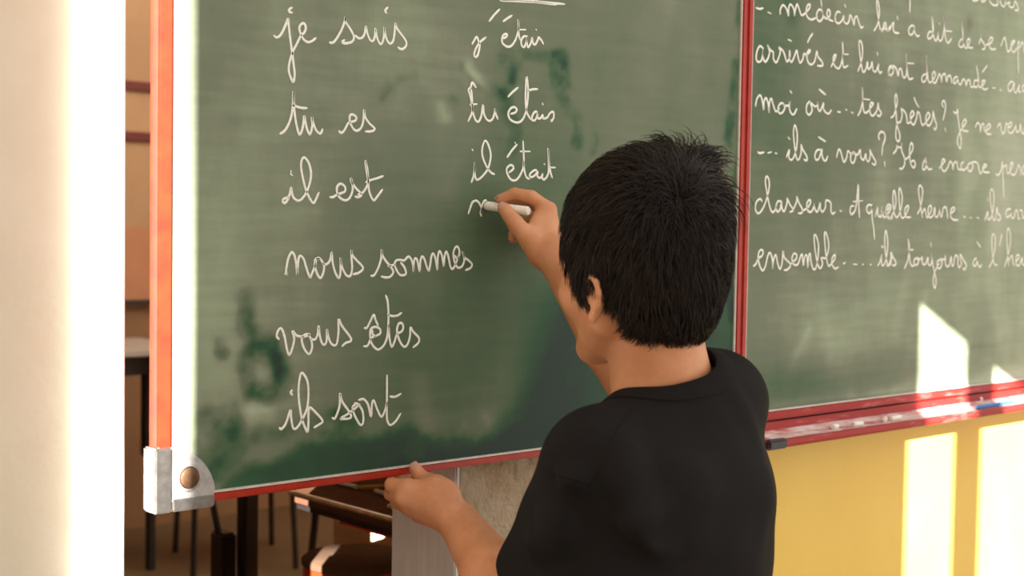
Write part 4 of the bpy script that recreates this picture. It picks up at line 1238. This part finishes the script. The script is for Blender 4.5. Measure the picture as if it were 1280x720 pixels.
# left arm and the hand that holds the board's lower edge
wl = LWR
mid = LEL + 0.45 * (wl - LEL)
larm = Un(0.02, [Rc(LSH, LEL, 0.035, 0.034), Rc(LEL, mid, 0.036, 0.036), Rc(mid, wl, 0.036, 0.0245)])
L_IM, L_MM, L_RM, L_PM = pt(509, 609, 0.034), pt(504, 622, 0.030), pt(511, 634, 0.026), pt(524, 644, 0.026)
lpalm = Un(0.016, [Rc(wl, pt(548, 628, 0.062), 0.0225, 0.020), Rc(pt(552, 622, 0.062), L_IM, 0.020, 0.0105), Rc(pt(552, 632, 0.060), L_MM, 0.018, 0.0105),
                   Rc(pt(554, 640, 0.060), L_RM, 0.017, 0.0100), Rc(pt(556, 648, 0.062), L_PM, 0.016, 0.0092), Rc(pt(556, 618, 0.064), pt(543, 606, 0.056), 0.0175, 0.0125)])
l_index = chain([L_IM, pt(489, 606, 0.010), pt(492, 598, -0.024), pt(500, 590, -0.036)], [0.0098, 0.0086, 0.0078, 0.0068])
l_mid = chain([L_MM, pt(488, 617, -0.002), pt(498, 603, -0.034), pt(508, 592, -0.040)], [0.0100, 0.0088, 0.0080, 0.0070])
l_ring = chain([L_RM, pt(496, 628, -0.006), pt(509, 611, -0.034), pt(518, 597, -0.038)], [0.0094, 0.0084, 0.0076, 0.0068])
l_pink = chain([L_PM, pt(511, 638, -0.002), pt(522, 619, -0.026), pt(530, 605, -0.036)], [0.0084, 0.0074, 0.0068, 0.0060])
LT_IP, LT_T = pt(526.5, 597, 0.024), pt(518.5, 584.5, 0.0135)
l_thumb = chain([pt(545, 606, 0.052), LT_IP, LT_T], [0.0125, 0.0092, 0.0078])
lhand = Un(0.004, [l_index, l_mid, l_ring, l_pink, l_thumb])
lhand = Un(0.008, [lpalm, lhand])
larm = Un(0.012, [larm, lhand])

# right arm and the hand that writes
wr = RWR
midr = REL + 0.42 * (wr - REL)
rarm = Un(0.02, [Rc(RSH, REL, 0.040, 0.034), Rc(REL, midr, 0.034, 0.033), Rc(midr, wr, 0.033, 0.0225)])
R_IM, R_MM, R_RM, R_PM = pt(686, 262, 0.070), pt(688, 274, 0.056), pt(689, 287, 0.044), pt(690, 299, 0.036)
rpalm = Un(0.014, [Rc(wr, pt(684, 305, 0.085), 0.0215, 0.019), Rc(pt(685, 302, 0.084), R_IM, 0.0185, 0.0100), Rc(pt(687, 304, 0.075), R_MM, 0.018, 0.0098),
                   Rc(pt(689, 308, 0.066), R_RM, 0.016, 0.0092), Rc(pt(690, 314, 0.060), R_PM, 0.014, 0.0085), Rc(pt(676, 318, 0.090), pt(662, 299, 0.080), 0.0175, 0.0130), Rc(pt(668, 292, 0.076), pt(676, 272, 0.066), 0.0125, 0.0120)])
r_index = chain([R_IM, pt(664, 246, 0.060), pt(643, 241.5, 0.040), pt(625, 249, 0.024)], [0.0096, 0.0086, 0.0076, 0.0062])
r_mid = chain([R_MM, pt(666, 252, 0.046), pt(647, 250, 0.026), pt(630, 255, 0.012)], [0.0096, 0.0088, 0.0076, 0.0062])
r_ring = chain([R_RM, pt(668, 272, 0.030), pt(650, 282, 0.016), pt(640, 293, 0.022)], [0.0088, 0.0078, 0.0070, 0.0062])
r_pink = chain([R_PM, pt(670, 290, 0.022), pt(656, 295, 0.014), pt(640, 299, 0.024)], [0.0080, 0.0070, 0.0064, 0.0056])
RT_IP, RT_T = pt(644, 279, 0.064), pt(630, 261, 0.042)
r_thumb = chain([pt(664, 303, 0.080), RT_IP, RT_T], [0.0132, 0.0108, 0.0086])
rhand = Un(0.003, [r_index, r_mid, r_ring, r_pink, r_thumb])
rhand = Un(0.007, [rpalm, rhand])
rarm = Un(0.012, [rarm, rhand])
body = Un(0.03, [trunk, larm, rarm])
body = Un(0.018, [body, head])
mesh_sdf(body, (-0.82, -0.53, -0.0), (-0.36, 0.08, 1.40), 0.0023, 'body', m_skin, boy)


def nail(c, nrm, axis, wd, ln, name='fingernail'):
    wd, ln = wd * 1.1, ln * 1.1
    c = np.array(c) + np.array(nrm) * 0.0004
    n_ = Vector(nrm).normalized()
    a_ = Vector(axis); a_ = (a_ - n_ * a_.dot(n_)).normalized()
    s_ = n_.cross(a_)
    bm = new_bm()
    rows = []
    for i in range(7):
        v = -1 + i / 3
        row = []
        for j in range(7):
            u = -1 + j / 3
            sq = math.sqrt(max(1 - 0.35 * v * v, 0.01))
            p = Vector(c) + a_ * (v * ln) + s_ * (u * wd * sq) - n_ * (0.0016 * u * u + 0.0006 * v * v)
            row.append(bm.verts.new(p))
        rows.append(row)
    for i in range(6):
        for j in range(6):
            bm.faces.new((rows[i][j], rows[i][j + 1], rows[i + 1][j + 1], rows[i + 1][j]))
    bmesh.ops.solidify(bm, geom=bm.faces[:], thickness=0.0008)
    bmesh.ops.recalc_face_normals(bm, faces=bm.faces[:])
    return build(name, bm, m_nail, boy, smooth=True)


tocam = lambda p: (CAM - np.array(p)) / np.linalg.norm(CAM - np.array(p))
nrm = tocam(LT_T) * 0.9 + np.array((0.05, 0, 0.25)); nrm /= np.linalg.norm(nrm)
ax_ = LT_T - LT_IP
nail(LT_T + nrm * 0.0078 - ax_ / np.linalg.norm(ax_) * 0.0005, nrm, ax_, 0.0050, 0.0055)
nrm = tocam(RT_T) * 0.85 + RGT * -0.25 + np.array((0, 0, 0.25)); nrm /= np.linalg.norm(nrm)
ax_ = RT_T - RT_IP
nail(RT_T + nrm * 0.0087, nrm, ax_, 0.0050, 0.0058)
ti, tj = pt(625, 249, 0.024), pt(643, 241.5, 0.040)
nrm = UPV * 0.75 - RGT * 0.55 + tocam(ti) * 0.25; nrm /= np.linalg.norm(nrm)
nail(ti + nrm * 0.0061, nrm, ti - tj, 0.0042, 0.0045)

for sd in (-1, 1):
    c = h_(sd * 0.030, 0.066, -0.020)
    bm = new_bm(); bmesh.ops.create_icosphere(bm, subdivisions=3, radius=0.0112, matrix=Matrix.Translation(c)); ey = build('eye', bm, m_eye, boy, smooth=True)
    c2 = c + fy * 0.0066
    bm = new_bm(); bmesh.ops.create_icosphere(bm, subdivisions=2, radius=0.0062, matrix=Matrix.Translation(c2)); build('iris', bm, m_iris, ey, smooth=True)

# the chalk he writes with
ck = on_y(607, 257, -0.002)
ce = pt(661, 264, 0.066)
bm = new_bm()
dv = Vector(ce - ck); dl = dv.length; dv.normalize()
tube(bm, [Vector(ck), Vector(ck) + dv * 0.003, Vector(ck) + dv * (dl - 0.002), Vector(ce)], [0.0044, 0.0059, 0.0060, 0.0046], 16)
tag(build('chalk_stick', bm, m_chalk, None, smooth=True), 'white chalk stick held between thumb and finger of the writing hand', 'chalk')

# ------------------------------------------------------------------ clothes
def shirt_outer():
    base = Un(0.045, [Rc(NK1 + (-0.030, -0.005, -0.073), LSH, 0.044, 0.044), Rc(NK1 + (0.030, -0.010, -0.032), RSH + (-0.002, 0, 0.0), 0.046, 0.050),
                      Rc(NK1 + (0.0, -0.045, -0.055), (-0.614, -0.405, 0.95), 0.045, 0.068), Rc(LSH + (0.035, -0.01, -0.02), RSH + (-0.045, -0.02, -0.02), 0.056, 0.060),
                      El((-0.612, -0.390, 0.98), (0.145, 0.098, 0.10)),
                      El((-0.614, -0.385, 0.92), (0.146, 0.102, 0.155)), El((-0.616, -0.386, 0.82), (0.142, 0.104, 0.20)),
                      El((-0.618, -0.388, 0.70), (0.146, 0.108, 0.14))])
    sl = LSH + 0.80 * (LEL - LSH)
    sr_ = RSH + 0.85 * (REL - RSH)
    arms = Un(0.02, [Rc(LSH + (-0.002, 0, 0), sl, 0.046, 0.052), Rc(RSH + (-0.001, -0.004, -0.006), sr_, 0.051, 0.050)])
    b = Un(0.035, [base, arms])
    folds = []
    for (xa, ya, da), (xb, yb, db), r in (((752, 640, 1.36), (806, 560, 1.40), 0.019), ((742, 668, 1.36), (838, 628, 1.38), 0.019), ((770, 700, 1.35), (860, 690, 1.40), 0.019), ((842, 612, 1.40), (770, 700, 1.35), 0.022), ((870, 560, 1.42), (850, 700, 1.42), 0.025), ((650, 690, 1.46), (720, 660, 1.39), 0.018), ((760, 530, 1.40), (800, 640, 1.38), 0.02),
                                          ((903, 470, 1.50), (941, 585, 1.52), 0.016), ((922, 730, 1.48), (942, 570, 1.52), 0.016), ((690, 600, 1.40), (735, 606, 1.37), 0.016),
                                          ((672, 650, 1.44), (720, 640, 1.40), 0.016)):
        a, bb = at(xa, ya, da), at(xb, yb, db)
        folds.append((a, bb, r))
    return b, folds


SH, FOLDS = shirt_outer()


def shirt_d(P):
    v = SH.d(P)
    if v is None:
        return None
    # soft pulls in the cloth from the armpit and the shoulder
    x, y, z = P[:, 0], P[:, 1], P[:, 2]
    for a, b, r in FOLDS:
        ba = b - a
        t_ = np.clip(((P - a) @ ba) / (ba @ ba), 0, 1)
        q = P - a - t_[:, None] * ba
        dd = np.sqrt((q ** 2).sum(1))
        v = v - 0.013 * np.exp(-(dd / r) ** 2) * np.sin(np.pi * np.clip(t_, 0.02, 0.98))
    v = v + 0.0016 * np.sin(38 * x + 55 * z + 9 * y) * np.cos(47 * y - 21 * z + 13 * x)
    return v


def march(x, y, lo=1.1, hi=1.9):
    """where the sight line through a photo pixel meets the cloth"""
    ds = np.linspace(lo, hi, 1200)
    P = np.array([at(x, y, q) for q in ds])
    v = shirt_d(P)
    i = int(np.argmax(v < 0))
    return P[i]


def seam(px_pts, r=0.0016):
    q = catmull(np.array(px_pts, float), 6)
    bm = new_bm()
    tube(bm, [march(*p) for p in q], r, 6)
    o = build('seam', bm, m_shirt, tsh, smooth=True)


# axis of the neck
nax = NK0 - NK1; nax /= np.linalg.norm(nax)


def neck_r(P):
    q = P - NK1
    t_ = q @ nax
    return np.sqrt(np.maximum((q ** 2).sum(1) - t_ ** 2, 0))


sl_c = LSH + 0.74 * (LEL - LSH); sl_n = (LEL - LSH) / np.linalg.norm(LEL - LSH)
sr_c = RSH + 0.80 * (REL - RSH); sr_n = (REL - RSH) / np.linalg.norm(REL - RSH)


def shirt_shell(P):
    v = shirt_d(P)
    if v is None:
        return None
    v = np.maximum(v, -(v + 0.008))
    v = np.maximum(v, 0.66 - P[:, 2])                                      # hem
    hole = np.maximum(neck_r(P) - 0.064, NK1[2] - 0.11 - P[:, 2])           # neck opening
    v = np.maximum(v, -hole)
    for c, n_, R_ in ((sl_c, sl_n, 0.085), (sr_c, sr_n, 0.080)):
        q = P - c
        t_ = q @ n_
        rad = np.sqrt(np.maximum((q ** 2).sum(1) - t_ ** 2, 0))
        v = np.maximum(v, -np.maximum(np.maximum(-t_, rad - R_), t_ - 0.12))
    return v


tsh = mesh_sdf(Fn(SH.c, SH.R, shirt_shell), (-0.84, -0.56, 0.64), (-0.34, -0.14, 1.20), 0.0025, 'tshirt', m_shirt, boy, relax=3)


# ribbed collar: a band that follows the cloth round the neck opening
def drop(P0):
    """down the neck's axis onto the cloth"""
    ts = np.linspace(0.07, -0.12, 400)
    P = P0[None] + ts[:, None] * nax[None]
    v = shirt_d(P)
    i = int(np.argmax(v < 0)) if (v < 0).any() else int(np.argmin(v))
    return P[i]


e1 = np.cross(nax, (0, 1, 0)); e1 /= np.linalg.norm(e1)
e2 = np.cross(nax, e1)
bm = new_bm()
NA = 96
grid = []
for k_ in range(NA):
    a = 2 * math.pi * k_ / NA
    dr = math.cos(a) * e1 + math.sin(a) * e2
    q = [drop(NK1 + dr * r) for r in (0.0665, 0.074, 0.083)]
    grid.append(q)
G3 = np.array(grid)
for _ in range(6):
    G3 = (np.roll(G3, 1, 0) + 2 * G3 + np.roll(G3, -1, 0)) / 4
rows = []
for k_ in range(NA):
    a = 2 * math.pi * k_ / NA
    dr = math.cos(a) * e1 + math.sin(a) * e2
    p0, p1, p2 = G3[k_]
    up = nax
    prof_ = [p2 + up * 0.0002, p2 + up * 0.0026, p1 + up * 0.0040, p0 + up * 0.0058 - dr * 0.0015, p0 + up * 0.0062 - dr * 0.004, p0 + up * 0.002 - dr * 0.0055, p0 - up * 0.010 - dr * 0.004]
    rows.append([bm.verts.new(p) for p in prof_])
for k_ in range(NA):
    r0, r1 = rows[k_], rows[(k_ + 1) % NA]
    for m_ in range(6):
        bm.faces.new((r0[m_], r0[m_ + 1], r1[m_ + 1], r1[m_]))
build('collar', bm, m_shirt, tsh, smooth=True)
seam([(797, 507), (778, 530), (760, 565), (738, 606)])
seam([(680, 584), (706, 595), (738, 604)])

# trousers and shoes
trs = Un(0.03, [El((-0.615, -0.388, 0.69), (0.136, 0.099, 0.12)), Rc(HIPL, KNL, 0.082, 0.064), Rc(KNL, ANL, 0.063, 0.056), Rc(HIPR, KNR, 0.082, 0.064), Rc(KNR, ANR, 0.063, 0.056)])


def trs_d(P):
    v = trs.d(P)
    if v is None:
        return None
    return np.maximum(np.maximum(v, 0.06 - P[:, 2]), P[:, 2] - 0.74)


mesh_sdf(Fn(trs.c, trs.R, trs_d), (-0.86, -0.56, 0.02), (-0.36, -0.20, 0.82), 0.006, 'trousers', m_denim, boy)
for A0, sd in ((ANL, -1), (ANR, 1)):
    sh = Un(0.02, [Rc(A0 + (0, -0.03, -0.035), A0 + (sd * 0.008, 0.13, -0.045), 0.042, 0.034), Rc(A0 + (0, 0, 0.0), A0 + (0, 0.01, -0.03), 0.042, 0.042)])

    def sh_d(P, sh=sh):
        v = sh.d(P)
        return None if v is None else np.maximum(v, 0.001 - P[:, 2])

    mesh_sdf(Fn(sh.c, sh.R, sh_d), A0 + (-0.08, -0.10, -0.09), A0 + (0.08, 0.20, 0.06), 0.005, 'shoe', m_shoe, boy)

# ------------------------------------------------------------------ hair
E_C, E_R = np.array(CR_C), np.array(CR_R)
WH = HR.T @ (at(848, 246, 1.445) - HC) - E_C
WH = WH / E_R; WH /= np.linalg.norm(WH)                           # whorl, on the crown


def hairline(U):
    """signed: >0 where hair grows (U unit directions in the head frame)"""
    az = np.degrees(np.arctan2(np.abs(U[:, 0]), -U[:, 1]))           # 0 back .. 180 front
    zlow = np.interp(az, [0, 30, 48, 60, 72, 84, 92, 100, 108, 116, 130, 150, 180],
                     [-0.93, -0.93, -0.88, -0.72, -0.46, -0.30, -0.30, -0.44, -0.42, -0.10, 0.26, 0.42, 0.45])
    return U[:, 2] - zlow


def hpt(U, h):
    """head-frame points at height h over the skull ellipsoid"""
    hor = np.sqrt(U[:, 0] ** 2 + U[:, 1] ** 2) + 1e-6
    zl = np.clip(-U[:, 2], 0, 1)
    k = np.where(zl > 0, (1 - zl ** 3) ** (1 / 3) / hor, 1.0)          # fuller at the nape
    k = np.minimum(k, 1.7)
    er = np.repeat(E_R[None], len(U), 0)
    er[:, 2] = np.where(U[:, 2] < 0, E_R[2] * 1.14, E_R[2])
    q = U.copy()
    q[:, :2] *= k[:, None]
    return E_C + q * (er + np.asarray(h)[:, None])


# close cap of hair
bm = new_bm()
bmesh.ops.create_icosphere(bm, subdivisions=6, radius=1.0)
Uv = np.array([v.co[:] for v in bm.verts])
hl = hairline(Uv)
hgt = np.clip(hl / 0.22, 0, 1) ** 0.6
topk = np.clip((Uv[:, 2] + 0.1) / 0.8, 0, 1)
Hh = 0.001 + hgt * (0.009 + 0.006 * topk) + 0.0012 * np.sin(40 * Uv[:, 0] + 17 * Uv[:, 2]) * np.cos(37 * Uv[:, 1])
W3 = HC + hpt(Uv, Hh) @ HR.T
for v, p in zip(bm.verts, W3):
    v.co = p
bm.verts.index_update()
bmesh.ops.delete(bm, geom=[v for v in bm.verts if hl[v.index] < -0.03], context='VERTS')
capo = build('hair', bm, m_scalp, boy, smooth=True)

# strands combed away from the whorl
NS = 17000
U0 = RNG.normal(size=(NS * 3, 3)); U0 /= np.linalg.norm(U0, axis=1)[:, None]
U0 = U0[hairline(U0) > 0.0][:NS]
Ux = WH + RNG.normal(size=(2600, 3)) * 0.14; Ux /= np.linalg.norm(Ux, axis=1)[:, None]
U0 = np.vstack([U0, Ux])
N_ = len(U0)
hl0 = hairline(U0)
dw = np.arccos(np.clip(U0 @ WH, -1, 1))
topk = np.clip((U0[:, 2] + 0.2) / 0.9, 0, 1)
length = 0.026 + 0.026 * topk + 0.008 * RNG.random(N_)
lay = 0.006 + (0.010 + 0.010 * topk) * RNG.random(N_) ** 0.7
lay *= np.clip(0.35 + hl0 / 0.35, 0.35, 1)
spiky = np.exp(-(np.arccos(np.clip(U0 @ (lambda a: a / np.linalg.norm(a))(np.array([0.46, -0.32, 0.83])), -1, 1)) / 0.38) ** 2)
lay = lay * (1 + 0.55 * spiky) + 0.012 * spiky * RNG.random(N_)
clump = RNG.normal(size=(260, 3)); clump /= np.linalg.norm(clump, axis=1)[:, None]
ci = np.argmax(U0 @ clump.T, 1)
cj = RNG.normal(size=(260, 3)) * 0.22
SEG = 7
pts = np.zeros((N_, SEG, 3))
Uc = U0.copy()
down = np.array([0, -0.05, -1.0])
jit = RNG.normal(size=(N_, 3)) * (0.16 + 0.9 * np.exp(-(dw / 0.25) ** 2))[:, None] + cj[ci]
for k in range(SEG):
    t_ = k / (SEG - 1)
    hh = 0.002 + lay * (1 - (1 - t_) ** 2.2) - 0.004 * t_ * (1 - spiky) + 0.014 * spiky * t_ + 0.004 * np.exp(-(dw / 0.26) ** 2) * t_
    pts[:, k] = hpt(Uc, hh)
    flow = Uc - WH * (Uc @ WH)[:, None] * 1.0
    away = Uc * (Uc @ WH)[:, None] - WH
    away /= np.linalg.norm(away, axis=1)[:, None] + 1e-6
    swirl = np.cross(Uc, away)
    g = np.clip((0.35 - Uc[:, 2]) / 0.7, 0, 1)[:, None]
    d_ = away * (1 - 0.55 * g) + 0.30 * swirl * np.exp(-dw / 0.6)[:, None] + down * (0.15 + 0.75 * g) + jit
    d_ -= Uc * (d_ * Uc).sum(1)[:, None]
    d_ /= np.linalg.norm(d_, axis=1)[:, None] + 1e-6
    nearw = np.exp(-(dw / 0.26) ** 2)
    step = length / (SEG - 1) * (1 - 0.55 * spiky) * (1 - 0.6 * nearw) / 0.085
    Uc = Uc + d_ * step[:, None]
    Uc /= np.linalg.norm(Uc, axis=1)[:, None]
pts = HC + pts @ HR.T
tan = np.gradient(pts, axis=1); tan /= np.linalg.norm(tan, axis=2)[:, :, None] + 1e-9
ref = RNG.normal(size=(N_, 1, 3))
s1 = np.cross(tan, ref); s1 /= np.linalg.norm(s1, axis=2)[:, :, None] + 1e-9
s2 = np.cross(tan, s1)
rad = np.interp(np.linspace(0, 1, SEG), [0, 0.5, 1], [0.00055, 0.0005, 0.00012])
rad = rad[None, :] * (0.8 + 0.7 * RNG.random((N_, 1)))
V = np.stack([pts + (math.cos(a) * s1 + math.sin(a) * s2) * rad[:, :, None] for a in (0, 2.094, 4.189)], 2)   # N, SEG, 3, 3
idx = np.arange(N_ * SEG * 3).reshape(N_, SEG, 3)
fs = []
for a in range(3):
    b = (a + 1) % 3
    fs.append(np.stack([idx[:, :-1, a], idx[:, :-1, b], idx[:, 1:, b], idx[:, 1:, a]], -1).reshape(-1, 4))
F_ = np.concatenate(fs)
me = bpy.data.meshes.new('hair_strands')
me.vertices.add(N_ * SEG * 3); me.vertices.foreach_set('co', V.astype(f32).ravel())
me.loops.add(len(F_) * 4); me.loops.foreach_set('vertex_index', F_.astype(np.int32).ravel())
me.polygons.add(len(F_)); me.polygons.foreach_set('loop_start', np.arange(0, len(F_) * 4, 4, dtype=np.int32))
me.update(calc_edges=True)
link_mesh('hair_strands', me, m_hair, capo, True)
